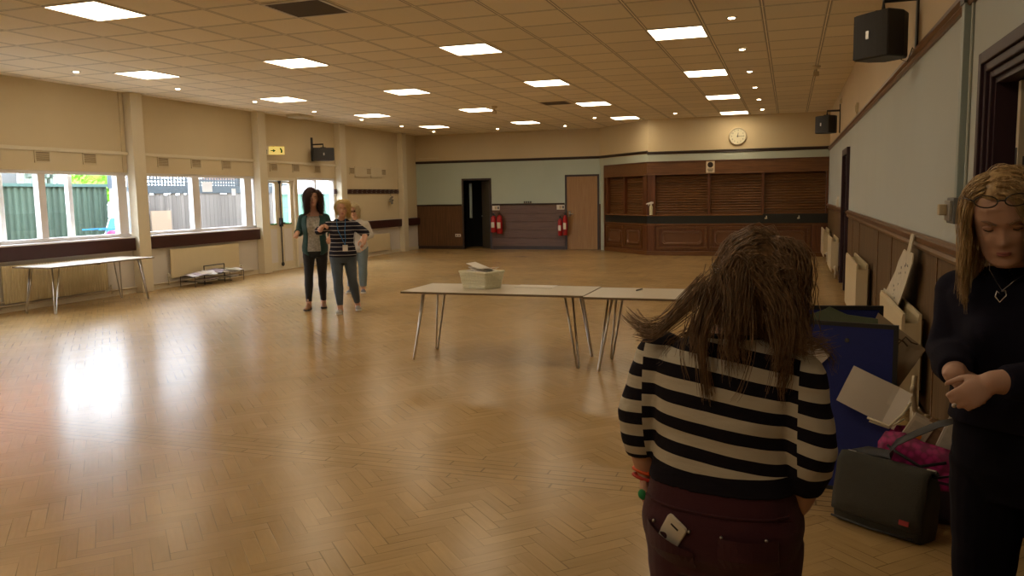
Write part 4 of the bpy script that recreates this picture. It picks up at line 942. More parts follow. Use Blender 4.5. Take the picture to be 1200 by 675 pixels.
# radiator pipe elbow low by the wall
o = MB().tube([(.74, 5.35, .50), (.73, 5.33, .40), (.74, 5.30, .30), (.80, 5.28, .26), (.86, 5.26, .25)], .016, 10).ball((.73, 5.33, .42), (.02, .02, .028), 12, 8).ball((.80, 5.28, .26), .026, 12, 8).build('water_pipe', mat('old_brass_pipe', (.42, .34, .22), .35, .4), smooth=True); struct(o); o.name = 'trim_52'

# ---------------------------------------------------------------- bags
canvas = mat('grey_canvas', (.040, .037, .027), .9, var=.18, scale=25, bump=.4, bscale=220, sheen=.05)
bg = empty('messenger_bag', (.42, 4.1, 0), 'grey canvas messenger bag with a small red tag, on the floor', 'bag')
Bm = Matrix.Translation((.235, 4.20, 0)) @ Matrix.Rotation(radians(-34), 4, 'Z') @ Matrix.Rotation(radians(-9), 4, 'X')
LG, HB, DP = .44, .33, .15
def bagring(x, k, dz=0):
    """cross-section of the bag body at x (local: x along, y back, z up)"""
    bul = sin(pi * min(1, max(0, x / LG))) ** .5 * .018
    pts = [(-bul - DP * .05, .02), (-DP * .12 - bul * 1.3, .10), (-DP * .04 - bul, .22), (0, HB * .9), (.03, HB), (DP * .6, HB), (DP * .85, HB * .88), (DP + bul, .20), (DP + bul, .06), (DP * .9, .0), (.02, .0)]
    return [Bm @ V((x, y * k + DP / 2 * (1 - k), z * k + HB / 2 * (1 - k) * .6 + dz)) for y, z in pts]
mb = MB(); mb.rings([bagring(0.0, .86)] + [bagring(x, 1) for x in (.015, .08, .16, .24, .32, .40, LG - .015)] + [bagring(LG, .86)])
mb.build('body', canvas, bg, smooth=True)
fl = MB(); RR = []
for i in range(13):
    x = .0 + (LG + .0) * i / 12; s = sin(pi * i / 12) ** .5 * .018; w_ = .004 * sin(i * 1.7)
    prof = [(DP * .8, HB - .02), (DP * .55, HB + .012), (.02, HB + .014), (-.012, HB * .93), (-DP * .08 - s * 1.2 + w_, .24), (-DP * .14 - s * 1.5 - w_, .14), (-DP * .13 - s * 1.4 + w_, .065)]
    a = [Bm @ V((x, y - .008, z)) for y, z in prof]; b_ = [Bm @ V((x, y + .004, z - .008)) for y, z in prof[::-1]]; RR.append(a + b_)
flp = fl.rings(RR).build('flap', canvas, bg, smooth=True)
MB().box(.355, .40, -.062, -.057, .085, .108, Bm).build('tag', mat('red_tag', (.30, .02, .015), .6), flp)
mt = MB().tube([Bm @ V((.02, -.05, .03)), Bm @ V((.22, -.062, .025)), Bm @ V((LG - .02, -.05, .03))], .006, 8).build('piping', M['black'], bg, smooth=True)
st = MB().tube([Bm @ V((0.03, .06, HB)), Bm @ V((.10, .075, HB + .03)), Bm @ V((.22, .08, HB + .035)), V((.475, 4.10, .40)), V((.50, 4.08, .445)), V((.57, 4.05, .50)), V((.66, 4.02, .56)), V((.76, 4.0, .60)), V((.82, 3.95, .52)), V((.76, 3.88, .38)), Bm @ V((LG - .01, .07, HB - .02))], .024, 10, ref=(0, .7, .7), flat=.16).build('shoulder_strap', M['black'], bg, smooth=True)
for p in ((.03, .06, HB + .008), (LG - .02, .06, HB + .01)): MB().tube([Bm @ V((p[0] - .02, p[1], p[2])), Bm @ V((p[0] + .02, p[1], p[2]))], .008, 8).build('buckle', M['chrome'], st)
# pink holdall behind, with packets in its open mouth
pk = empty('pink_bag', (.68, 4.28, 0), 'bright pink and dark patterned bag behind the grey messenger bag', 'bag')
pm, nt, b = nodes('pink_pattern'); N, L = nt.nodes, nt.links
tc = N.new('ShaderNodeTexCoord'); vo = N.new('ShaderNodeTexVoronoi'); vo.inputs['Scale'].default_value = 30; L.new(tc.outputs['Object'], vo.inputs['Vector'])
cr = N.new('ShaderNodeValToRGB'); E = cr.color_ramp.elements; E[0].position = .25; E[0].color = (.45, .015, .16, 1); E[1].position = .6; E[1].color = (.20, .004, .07, 1); L.new(vo.outputs['Distance'], cr.inputs['Fac']); L.new(cr.outputs[0], b.inputs['Base Color']); b.inputs['Roughness'].default_value = .5
Pm = Matrix.Translation((.45, 4.40, .0)) @ Matrix.Scale(1.08, 4) @ Matrix.Rotation(radians(-22), 4, 'Z')
def pring(x, k):
    return [Pm @ V((x, y, z)) for y, z in ((-.02 * k, .03), (-.03 * k - .01, .18), (-.005, .31 * k), (.0, .37 * k), (.015, .37 * k), (.02, .30 * k), (.11, .30 * k), (.13, .37 * k), (.145, .37 * k), (.15, .30 * k), (.17 * k, .18), (.155 * k, .02), (.08, .0))]
mb = MB(); mb.rings([pring(x, k) for x, k in ((0, .88), (.03, 1.02), (.11, 1.04), (.19, .96), (.27, .93), (.34, .9), (.37, .84))]); mb.build('body', pm, pk, smooth=True)
MB().tube([Pm @ V((.05, -.02, .32)), Pm @ V((.08, -.045, .31)), Pm @ V((.2, -.06, .26)), Pm @ V((.3, -.03, .29))], .008, 8).build('handle', M['black'], pk, smooth=True)
MB().box(.0, .36, -.035, -.028, .03, .2, Pm).build('dark_lower_panel', mat('dark_pattern', (.03, .012, .02), .8, var=.5, scale=30), pk)
bx = [((.10, .06), .10, .035, .19, -28, (.60, .52, .42), 'white packet with an orange spot standing in the pink bag'), ((.17, .08), .11, .03, .17, -30, (.28, .17, .10), 'brown box standing behind the white packet in the pink bag'), ((.22, .09), .11, .02, .19, -34, (.34, .2, .12), 'second thin brown box in the pink bag'), ((.26, .07), .09, .015, .20, -20, (.6, .56, .48), 'narrow pale booklet at the right of the pink bag')]
for k, ((x, y), w, t, h, a, c, lb) in enumerate(bx):
    R2 = Pm @ Matrix.Translation((x, y, .285)) @ Matrix.Rotation(radians(-a), 4, 'Y') @ Matrix.Rotation(radians(12), 4, 'Z')
    e = empty('packet', R2 @ V((0, 0, 0)), lb, 'packet', None)
    MB().box(-w / 2, w / 2, -t / 2, t / 2, 0, h, R2).build('carton', mat('packet_%s' % 'abcd'[k], c, .5, var=.12, scale=20), e, bevel=.003)
    MB().box(-w / 2 + .012, w / 2 - .012, -t / 2 - .002, -t / 2, .02, h - .025, R2).build('print', mat('print_%s' % 'abcd'[k], [c_ * .8 for c_ in c], .5, var=.3, scale=30), e)
    if k == 0: MB().lathe([(.001, 0), (.022, 0), (.022, .002), (.001, .002)], (0, 0, 0), 14, R2 @ Matrix.Translation((.005, -t / 2 - .002, .10)) @ Matrix.Rotation(radians(90), 4, 'X')).build('orange_spot', mat('orange_print', (.75, .22, .02), .5), e)

# ---------------------------------------------------------------- outside the windows
def corr_mat(name, c, per, axis='Y'):
    m, nt, b = nodes(name); N, L = nt.nodes, nt.links; g = G(nt).m
    tc = N.new('ShaderNodeTexCoord'); sp = N.new('ShaderNodeSeparateXYZ'); L.new(tc.outputs['Object'], sp.inputs[0])
    fl = g('FLOOR', g('DIVIDE', sp.outputs[axis], per)); wn = N.new('ShaderNodeTexWhiteNoise'); wn.noise_dimensions = '1D'; L.new(fl, wn.inputs['W'])
    mp = N.new('ShaderNodeMapping'); mp.inputs['Scale'].default_value = (6, 6, .6); L.new(tc.outputs['Object'], mp.inputs[0]); nz = N.new('ShaderNodeTexNoise'); nz.inputs['Scale'].default_value = 2; nz.inputs['Detail'].default_value = 6; L.new(mp.outputs[0], nz.inputs[0])
    k = g('ADD', .62, g('ADD', g('MULTIPLY', wn.outputs['Value'], .35), g('MULTIPLY', nz.outputs['Fac'], .5)))
    vm = N.new('ShaderNodeVectorMath'); vm.operation = 'SCALE'; vm.inputs[0].default_value = c; L.new(k, vm.inputs['Scale']); L.new(vm.outputs[0], b.inputs['Base Color']); b.inputs['Roughness'].default_value = .8
    return m
gr = MB().box(-30, -11.3, -2, 34, -.25, -.13).build('ground', mat('outside_paving', (.30, .29, .27), .9, var=.15)); struct(gr)
# green ribbed fence
gf = empty('green_fence', (-13.5, 10.5, -.13), 'green ribbed fence beyond the first window', 'fence')
pts = []; y = 3.0
while y < 13.5: pts += [(y, 0), (y + .05, 0), (y + .07, .03), (y + .12, .03)]; y += .14
mb = MB(); mb.rings([[V((-13.5 + d_, yy, z)) for yy, d_ in pts] + [V((-13.54, pts[-1][0], z)), V((-13.54, pts[0][0], z))] for z in (-.13, 1.96)]); mb.build('ribbed_panel', corr_mat('fence_green', (.045, .075, .055), .14), gf)
MB().box(-13.56, -13.44, 3.0, 13.55, 1.94, 2.0).build('top_rail', mat('fence_rail_green', (.05, .11, .10), .7), gf)
# second length of green fence seen past the escape door
gf = empty('green_fence', (-14.6, 20, -.13), 'green fence panel seen through the window right of the escape door', 'fence')
MB().box(-14.62, -14.56, 19.3, 26, -.13, 1.75).build('ribbed_panel', corr_mat('fence_green_far', (.07, .17, .12), .14), gf)
MB().box(-14.66, -14.52, 19.3, 26, 1.75, 1.80).build('top_rail', bpy.data.materials['fence_rail_green'], gf)
# grey return fence and plank fence with trellis
wf = empty('plank_fence', (-13.2, 17, -.13), 'weathered grey plank fence with a trellis top beyond the second window', 'fence')
random.seed(2)
pls = []
y = 13.95; mb = MB()
while y < 19.2:
    w = random.uniform(.11, .16); mb.box(-13.2 - random.uniform(0, .02), -13.17, y, y + w - .006, -.13, 1.80 + random.uniform(-.04, .04)); y += w
mb.build('planks', corr_mat('weathered_planks', (.125, .115, .112), .133), wf)
MB().box(-13.24, -13.15, 13.9, 19.2, 1.80, 1.98).build('top_board', mat('fence_board_slate', (.04, .055, .07), .8), wf)
tr = MB(); y = 13.8
while y < 19.4:
    tr.box(-13.20, -13.19, y, y + .045, 1.98, 2.30); y += .10
for z in (2.02, 2.10, 2.18, 2.26): tr.box(-13.19, -13.18, 13.8, 19.6, z - .02, z + .02)
tr.box(-13.22, -13.17, 13.8, 19.7, 2.28, 2.33); tr.build('trellis', bpy.data.materials['fence_board_slate'], wf)
for y in (13.9, 15.7, 17.5, 19.25): MB().box(-13.30, -13.20, y - .05, y + .05, -.13, 2.33).build('post', M['dgrey'], wf)
rf = empty('side_fence', (-12.4, 13.7, -.13), 'grey-brown side fence between the green fence and the plank fence', 'fence')
MB().box(-13.5, -12.9, 13.68, 13.74, -.13, 1.85).build('panel', corr_mat('side_planks', (.22, .24, .26), .12, 'X'), rf)
MB().box(-13.5, -12.85, 13.66, 13.76, 1.85, 1.95).build('top_rail', bpy.data.materials['fence_board_slate'], rf)
o = MB().box(-13.1, -13.06, 14.25, 14.85, -.13, 1.42).build('chipboard_sheet', mat('chipboard', (.30, .23, .17), .8, var=.3, scale=50), loc=(-13.1, 14.5, -.13)); tag(o, 'pinkish chipboard sheet standing against the plank fence', 'board')
# white veranda posts just outside
for y, lb in ((9.34, 'white outdoor post nearest the left edge of the photo'), (10.62, 'white outdoor post in the middle of the first window'), (13.62, 'white outdoor post beside the mullion of the second window')):
    e = empty('veranda_post', (-11.42, y, -.13), lb, 'post', 'white posts outside the windows')
    MB().box(-11.46, -11.38, y - .045, y + .045, -.13, 2.8).build('shaft', mat('outdoor_white', (.8, .8, .8), .5) if 'outdoor_white' not in bpy.data.materials else bpy.data.materials['outdoor_white'], e, bevel=.008)
    MB().box(-11.49, -11.35, y - .075, y + .075, -.13, -.05).build('base', bpy.data.materials['outdoor_white'], e, bevel=.005)
e = empty('veranda_post', (-12.9, 13.1, -.13), 'white post standing beside the garden chair outside', 'post', None)
MB().box(-12.94, -12.84, 13.02, 13.12, -.13, 1.9).build('shaft', bpy.data.materials['outdoor_white'], e)
MB().box(-12.96, -12.82, 13.0, 13.14, 1.9, 2.2).build('cap', bpy.data.materials['fence_board_slate'], e)
# blue garden chair with a pink cushion
gc = empty('garden_chair', (-12.5, 12.6, -.13), 'blue and white folding garden chair outside the first window', 'garden chair')
wht = bpy.data.materials['outdoor_white']; bl = mat('sky_blue_fabric', (.03, .22, .50), .7)
yc, xc = 12.36, -12.5; zb = .98
MB().tube([(xc - .2, yc - .25, .95), (xc - .2, yc + .2, .93), (xc - .2, yc + .38, 1.33)], .014, 8).tube([(xc + .2, yc - .25, .95), (xc + .2, yc + .2, .93), (xc + .2, yc + .38, 1.33)], .014, 8).tube([(xc - .2, yc + .38, 1.33), (xc + .2, yc + .38, 1.33)], .014, 8).build('frame', wht, gc)
for s in (-1, 1):
    for a, b_ in ((-.25, .15), (.22, -.18)): MB().tube([(xc + s * .2, yc + a, .95), (xc + s * .2, yc + b_, -.13)], .014, 8).build('leg', wht, gc)
    MB().box(xc + s * .2 - .03, xc + s * .2 + .03, yc - .28, yc + .27, .1 + 1.0, 1.125).build('armrest', bl, gc)
MB().box(xc - .19, xc + .19, yc - .24, yc + .18, .785, .95).build('seat', bl, gc)
MB().prism([(xc - .19, yc + .21, .95), (xc - .19, yc + .37, 1.31), (xc - .19, yc + .385, 1.305), (xc - .19, yc + .225, .94)], (.38, 0, 0)).build('backrest', bl, gc)
o = MB().ball((-12.3, 12.40, 1.03), (.10, .13, .062), 16, 10).build('cushion', mat('pink_cushion', (.45, .05, .15), .7), loc=(-12.3, 12.46, .95), smooth=True); tag(o, 'bright pink round cushion on the blue garden chair outside', 'cushion')
# brick house
bm2, nt, b = nodes('house_bricks'); N, L = nt.nodes, nt.links
tc = N.new('ShaderNodeTexCoord'); mp = N.new('ShaderNodeMapping'); mp.inputs['Rotation'].default_value = (radians(90), 0, radians(90)); L.new(tc.outputs['Object'], mp.inputs[0])
br = N.new('ShaderNodeTexBrick'); br.inputs['Scale'].default_value = 1; br.inputs['Brick Width'].default_value = .45; br.inputs['Row Height'].default_value = .15; br.inputs['Mortar Size'].default_value = .014
br.inputs['Color1'].default_value = (.42, .13, .08, 1); br.inputs['Color2'].default_value = (.52, .20, .13, 1); br.inputs['Mortar'].default_value = (.6, .5, .45, 1)
sp = N.new('ShaderNodeSeparateXYZ'); cb = N.new('ShaderNodeCombineXYZ'); L.new(tc.outputs['Object'], sp.inputs[0]); L.new(sp.outputs['Y'], cb.inputs[0]); L.new(sp.outputs['Z'], cb.inputs[1]); L.new(cb.outputs[0], br.inputs['Vector']); L.new(br.outputs[0], b.inputs['Base Color']); b.inputs['Roughness'].default_value = .9
hs = empty('brick_house', (-23, 17, -.13), 'red brick house behind the green fence', 'house')
MB().box(-28, -22, 10, 19.3, -.13, 6.0).build('wall', bm2, hs)
MB().prism([(-22 + .3, 9.8, 6.0), (-25, 9.8, 8.2), (-28.3, 9.8, 6.0)], (0, 9.7, 0)).build('roof', mat('roof_tiles', (.16, .09, .07), .9), hs)
for y in (18.3, 16.0): 
    wdw = MB().box(-22.0, -21.95, y - .35, y + .35, 1.2, 2.9).build('window', wht, hs); MB().box(-21.96, -21.94, y - .28, y + .28, 1.3, 2.8).build('pane', M['dgrey'], wdw)
MB().box(-21.99, -21.9, 19.2, 19.3, -.13, 6).build('drainpipe', wht, hs)
# neighbour's pale wall with pattern blocks
nb = empty('garden_wall', (-20, 18, -.13), 'pale neighbouring wall with openwork blocks above the green fence', 'wall')
mb = MB().box(-20.1, -19.9, 18.25, 18.52, -.13, 2.9)
mb.build('pier', wht, nb)
tb = MB()
for i in range(8):
    for k in range(4):
        if (i + k) % 2: tb.box(-20.15, -19.95, 17.3 + i * .11, 17.4 + i * .11, 2.0 + k * .18, 2.14 + k * .18)
tb.box(-20.2, -20.15, 17.3, 18.25, -.13, 2.9)
tb.build('openwork_blocks', mat('block_dark', (.12, .15, .12), .8), nb)
# trees
leafg = mat('spring_leaves', (.20, .45, .04), .6, var=.4, scale=3); leafd = mat('dark_leaves', (.05, .10, .03), .7, var=.4, scale=3); bark = mat('bark', (.12, .09, .06), .9, var=.3)
def tree(lb, x, y, zt, r, h, m, n, seed):
    rnd = random.Random(seed); e = empty('tree', (x, y, -.13), lb, 'tree')
    MB().tube([(x, y, -.13), (x + .05, y, zt * .5), (x, y + .1, zt)], [.12, .10, .07], 8).build('trunk', bark, e)
    mb = MB()
    for k in range(n):
        d = V((rnd.gauss(0, 1), rnd.gauss(0, 1), rnd.gauss(0, 1))).normalized() * (rnd.random() ** .4); p = V((x + d.x * r, y + d.y * r, zt + d.z * h)); s = .16
        a = V((rnd.gauss(0, 1), rnd.gauss(0, 1), rnd.gauss(0, 1))).normalized(); b_ = a.orthogonal().normalized() * s * .5; a *= s
        mb.add([p - a, p - b_, p + a, p + b_], [(0, 1, 2, 3)])
    mb.build('foliage', m, e)
tree('bright spring-green tree beyond the green fence', -18.6, 18.35, 2.2, .62, .6, leafg, 1500, 1)
tree('bright green bush between the house and the white pier', -21.0, 19.75, 2.2, .40, .7, leafg, 700, 2)
tree('unseen dark tall tree added behind the plank fence to darken the floor reflection', -21, 28.2, 5.2, 2.3, 2.2, leafd, 5200, 3)  # both dark trees added out of view to block sky from the floor reflection
tree('unseen dark tall tree added farther along behind the plank fence to darken the floor reflection', -21, 33.6, 5.2, 2.6, 2.2, leafd, 5200, 4)
# pale shed seen through the far window
shd = empty('shed', (-17.5, 25, -.13), 'pale shed beyond the far green fence', 'shed')
MB().box(-19, -16.5, 23.0, 28.5, -.13, 2.3).build('wall', mat('pale_shed', (.62, .66, .66), .8, var=.15, scale=4), shd)
MB().prism([(-16.3, 22.8, 2.3), (-17.75, 22.8, 2.5), (-19.2, 22.8, 2.3)], (0, 5.9, 0)).build('roof', bpy.data.materials['roof_tiles'], shd)
# ---------------------------------------------------------------- people
skin = mat('skin', (.60, .34, .23), .55, var=.06, scale=9, sub=.08)
skin_fair = mat('skin_fair', (.56, .34, .25), .55, var=.06, scale=9, sub=.08)
lipm = mat('lips', (.38, .13, .11), .5, var=.05)
eyew = mat('eye_white', (.6, .57, .53), .3, var=.02); iris = mat('iris_dark', (.05, .035, .025), .3)
lash = mat('lash_dark', (.03, .018, .012), .7)

def interp(secs, t):
    for a, b in zip(secs, secs[1:]):
        if a[0] <= t <= b[0]:
            u = (t - a[0]) / (b[0] - a[0]); u = u * u * (3 - 2 * u) * .5 + u * .5
            return [x * (1 - u) + y * u for x, y in zip(a[1:], b[1:])]
    return list(secs[-1][1:])
HEADP = [(0, .024, .088, .050), (.06, .042, .093, .02), (.15, .054, .091, -.02), (.25, .060, .088, -.055), (.35, .066, .086, -.08), (.5, .072, .084, -.098), (.62, .075, .089, -.104), (.75, .074, .087, -.102), (.87, .062, .070, -.087), (.95, .042, .042, -.062), (1.0, .012, .008, -.03)]
def gauss(x, z, x0, z0, sx, sz): return math.exp(-((x - x0) / sx) ** 2 - ((z - z0) / sz) ** 2)
def head_mb(Mh, h):
    """head with face relief; local origin at the chin level, +y is the face"""
    k = h / .225; R = []; n = 56; m = 44
    for i in range(m + 1):
        t = i / m; w, f, b = interp(HEADP, t); ring = []
        for j in range(n):
            a = 2 * pi * j / n; c, s = cos(a), sin(a); e = 2 / 2.25
            x = w * abs(c) ** e * (1 if c > 0 else -1); yc = (f + b) / 2; hy = (f - b) / 2; y = yc + hy * abs(s) ** e * (1 if s > 0 else -1)
            if s > 0:
                F = s ** .5
                d = 0
                for sx in (-1, 1):
                    d -= .010 * gauss(x, t, sx * .031, .50, .016, .055)      # sockets
                    d += .005 * gauss(x, t, sx * .036, .36, .02, .08)        # cheeks
                d += .005 * gauss(x, t, 0, .60, .05, .03) + .019 * gauss(x, t, 0, .355, .010, .05) + .011 * gauss(x, t, 0, .44, .008, .09)  # brow, nose
                d += .006 * gauss(x, t, 0, .335, .018, .025)
                d += .006 * gauss(x, t, 0, .21, .024, .03) - .004 * gauss(x, t, 0, .145, .03, .02) + .005 * gauss(x, t, 0, .06, .022, .05)
                y += d * F
            ring.append(Mh @ V((x * k, y * k, t * h)))
        R.append(ring)
    mb = MB(); mb.rings(R)
    # ears
    for s in (-1, 1):
        mb.ball(Mh @ V((s * .073 * k, -.012 * k, .47 * h)), (.010 * k, .018 * k, .032 * k), 12, 8, Mh.to_3x3().to_4x4() @ Matrix.Rotation(radians(-12), 4, 'X'))
    return mb
def face_parts(Mh, h, body, closed=False, lids=None, brow=(.10, .06, .035), mouth_open=0, lipw=.022, frown=0):
    k = h / .225; sk = lids
    for s in (-1, 1):
        c = V((s * .031, .0665, .50 * .225))
        P = lambda x, y, z: Mh @ V((x * k, y * k, z * k))
        e = MB().ball(P(*c), (.0118 * k,) * 3, 16, 12, Mh.to_3x3().to_4x4()).build('eye', eyew if not closed else sk, body, smooth=True)
        if not closed: MB().ball(P(c.x, c.y + .0085, c.z - .001), (.0052 * k, .004 * k, .0055 * k), 12, 8, Mh.to_3x3().to_4x4()).build('iris', iris, e, smooth=True)
        zl = .0035 if not closed else -.004
        up = [P(c.x + dx, c.y + .0112 - abs(dx) * abs(dx) * 28, c.z + zl - dx * dx * (14 if not closed else -10)) for dx in (-.014, -.009, -.004, 0, .004, .009, .014)]
        MB().tube(up, [.0006 * k, .0016 * k, .002 * k, .0022 * k, .002 * k, .0016 * k, .0006 * k], 6).build('eyelashes', lash, body)
        lid = MB()   # upper lid fold
        lid.tube([P(c.x + dx, c.y + .0100 - abs(dx) * abs(dx) * 30, c.z + .0075 - dx * dx * 20) for dx in (-.015, -.009, 0, .009, .015)], [.002 * k, .0042 * k, .005 * k, .0042 * k, .002 * k], 8)
        lid.build('eyelid', sk, body, smooth=True)
        br = [P(s * (.014 + q * .034), .0905 - q * q * .014, .113 + .0185 + sin(q * pi) * .004 + q * (.002 if not frown else .006) - (frown * .004 if q < .4 else 0)) for q in (0, .25, .5, .75, 1)]
        MB().tube(br, [.0026 * k, .0034 * k, .0032 * k, .0026 * k, .001 * k], 6).build('eyebrow', mat('brow_%.2f_%.2f' % (brow[0], brow[1]), brow, .8) if 'brow_%.2f_%.2f' % (brow[0], brow[1]) not in bpy.data.materials else bpy.data.materials['brow_%.2f_%.2f' % (brow[0], brow[1])], body)
    P = lambda x, y, z: Mh @ V((x * k, y * k, z * k))
    u = MB(); W = lipw
    u.tube([P(x, .0965 - abs(x) ** 2 * 26 / (W / .022), .0505 + mouth_open / 2 - .004 * frown * abs(x) / W - abs(x) * .02) for x in (-W, -W * .6, -W * .15, W * .15, W * .6, W)], [.0008 * k, .003 * k, .0036 * k, .0036 * k, .003 * k, .0008 * k], 8)
    u.tube([P(x, .0960 - abs(x) ** 2 * 26 / (W / .022), .0445 - mouth_open / 2 - .004 * frown * abs(x) / W + abs(x) * .05) for x in (-W, -W * .6, 0, W * .6, W)], [.0008 * k, .0034 * k, .0045 * k, .0034 * k, .0008 * k], 8)
    u.build('lips', lipm, body, smooth=True)

def hand_mb(mb, W, d, n, thumb, sc=.9, curl=(20, 25, 30, 34), spread=1.0, bend=.5, tcurl=.5):
    """hand from wrist W towards d; n = palm-side normal; thumb = +1/-1 side along d x n"""
    W, d, n = V(W), V(d).normalized(), V(n); n = (n - d * n.dot(d)).normalized(); t = d.cross(n) * thumb
    mb.tube([W - d * .03 * sc, W, W + d * .03 * sc, W + d * .06 * sc, W + d * .088 * sc], [.024 * sc, .027 * sc, .036 * sc, .041 * sc, .038 * sc], 14, ref=t, flat=[.72, .62, .46, .38, .34])
    off = (.029, .0100, -.0095, -.028); ln = (.072, .080, .074, .058); rad = (.0088, .009, .0086, .0076)
    for i in range(4):
        p = W + d * (.082 - (.006 if i == 3 else 0) - (.003 if i == 0 else 0)) * sc + t * off[i] * sc
        dd = (d + t * (1.5 - i) * .06 * spread).normalized(); pts = [p - dd * .02 * sc, p]; a = 0
        for q, fr in enumerate((.44, .31, .25)):
            a += radians(curl[i]) * (1, 1.25, .9)[q]; v = dd * cos(a) + n * sin(a); p = p + v * ln[i] * fr * sc; pts.append(p)
        r = rad[i] * sc; mb.limb(pts, [r * 1.05, r * 1.05, r, r * .92, r * .8], 10, sub=3)
    p0 = W + d * .020 * sc + t * .022 * sc + n * .004 * sc
    v1 = (d * .62 + t * .68 + n * .35).normalized(); v2 = (d * (.85) + t * (.30 - .3 * tcurl) + n * (.35 + tcurl * .4)).normalized()
    mb.limb([p0 - v1 * .008, p0 + v1 * .035 * sc, p0 + v1 * .038 * sc + v2 * .030 * sc, p0 + v1 * .038 * sc + v2 * .052 * sc], [.0145 * sc, .0115 * sc, .0100 * sc, .0078 * sc], 10, sub=3)

def torso_rings(secs, infl=0.0, z0=None, z1=None, e=2.35, n=40, bust=None, tilt=None):
    """secs: (z, cx, cy, rx, ry)"""
    S = sorted(secs); za, zb = (z0 if z0 is not None else S[0][0]), (z1 if z1 is not None else S[-1][0]); R = []; m = max(6, int((zb - za) / .02))
    for i in range(m + 1):
        z = za + (zb - za) * i / m; zc_ = max(S[0][0], min(S[-1][0], z))
        for a, b in zip(S, S[1:]):
            if a[0] - 1e-9 <= zc_ <= b[0] + 1e-9: break
        u = (zc_ - a[0]) / (b[0] - a[0]); u = max(0, min(1, u)); u = u * u * (3 - 2 * u) * .6 + u * .4
        cx, cy, rx, ry = [p * (1 - u) + q * u for p, q in zip(a[1:], b[1:])]; f = infl(z) if callable(infl) else infl; r_ = []
        for j in range(n):
            th = 2 * pi * j / n; c, s = cos(th), sin(th); x = cx + (rx + f) * abs(c) ** (2 / e) * (1 if c > 0 else -1); y = cy + (ry + f) * abs(s) ** (2 / e) * (1 if s > 0 else -1)
            if bust and s > 0:
                for q in (-1, 1): y += bust[1] * math.exp(-((x - q * bust[2]) / .055) ** 2 - ((z - bust[0]) / .06) ** 2)
            r_.append(V((x, y, z)) if tilt is None else tilt(V((x, y, z))))
        R.append(r_)
    return R

def shoe(parent, ankle, toe, m, sole, lng=.235, high=.07, name='shoe', hgt=0.0):
    A = V(ankle); d = V((*toe, 0)).normalized(); s = V((-d.y, d.x, 0)); g = hgt
    def ring(f, w, top, z0=.018): 
        c = A + d * f; c.z = 0; return [c + s * (cos(a) * w) + V((0, 0, g + z0 + max(0, sin(a)) * (top - z0))) for a in [2 * pi * j / 20 for j in range(20)]]
    R = [ring(-.062, .012, .04), ring(-.058, .026, high), ring(-.03, .034, high + .01), ring(.01, .036, high), ring(.05, .036, high * .85), ring(.09, .040, .058), ring(.13, .042, .048), ring(lng - .085, .034, .038), ring(lng - .068, .015, .028)]
    o = MB().rings(R).build(name, m, parent, smooth=True)
    P = [(-.064, .012), (-.058, .028), (-.02, .033), (.04, .034), (.1, .043), (.135, .044), (lng - .08, .034), (lng - .062, .014)]
    L_ = [A + d * f + s * w for f, w in P] + [A + d * f - s * w for f, w in P[::-1]]
    MB().prism([V((p.x, p.y, g)) for p in L_], (0, 0, .02)).build('sole', sole, o)
    return o

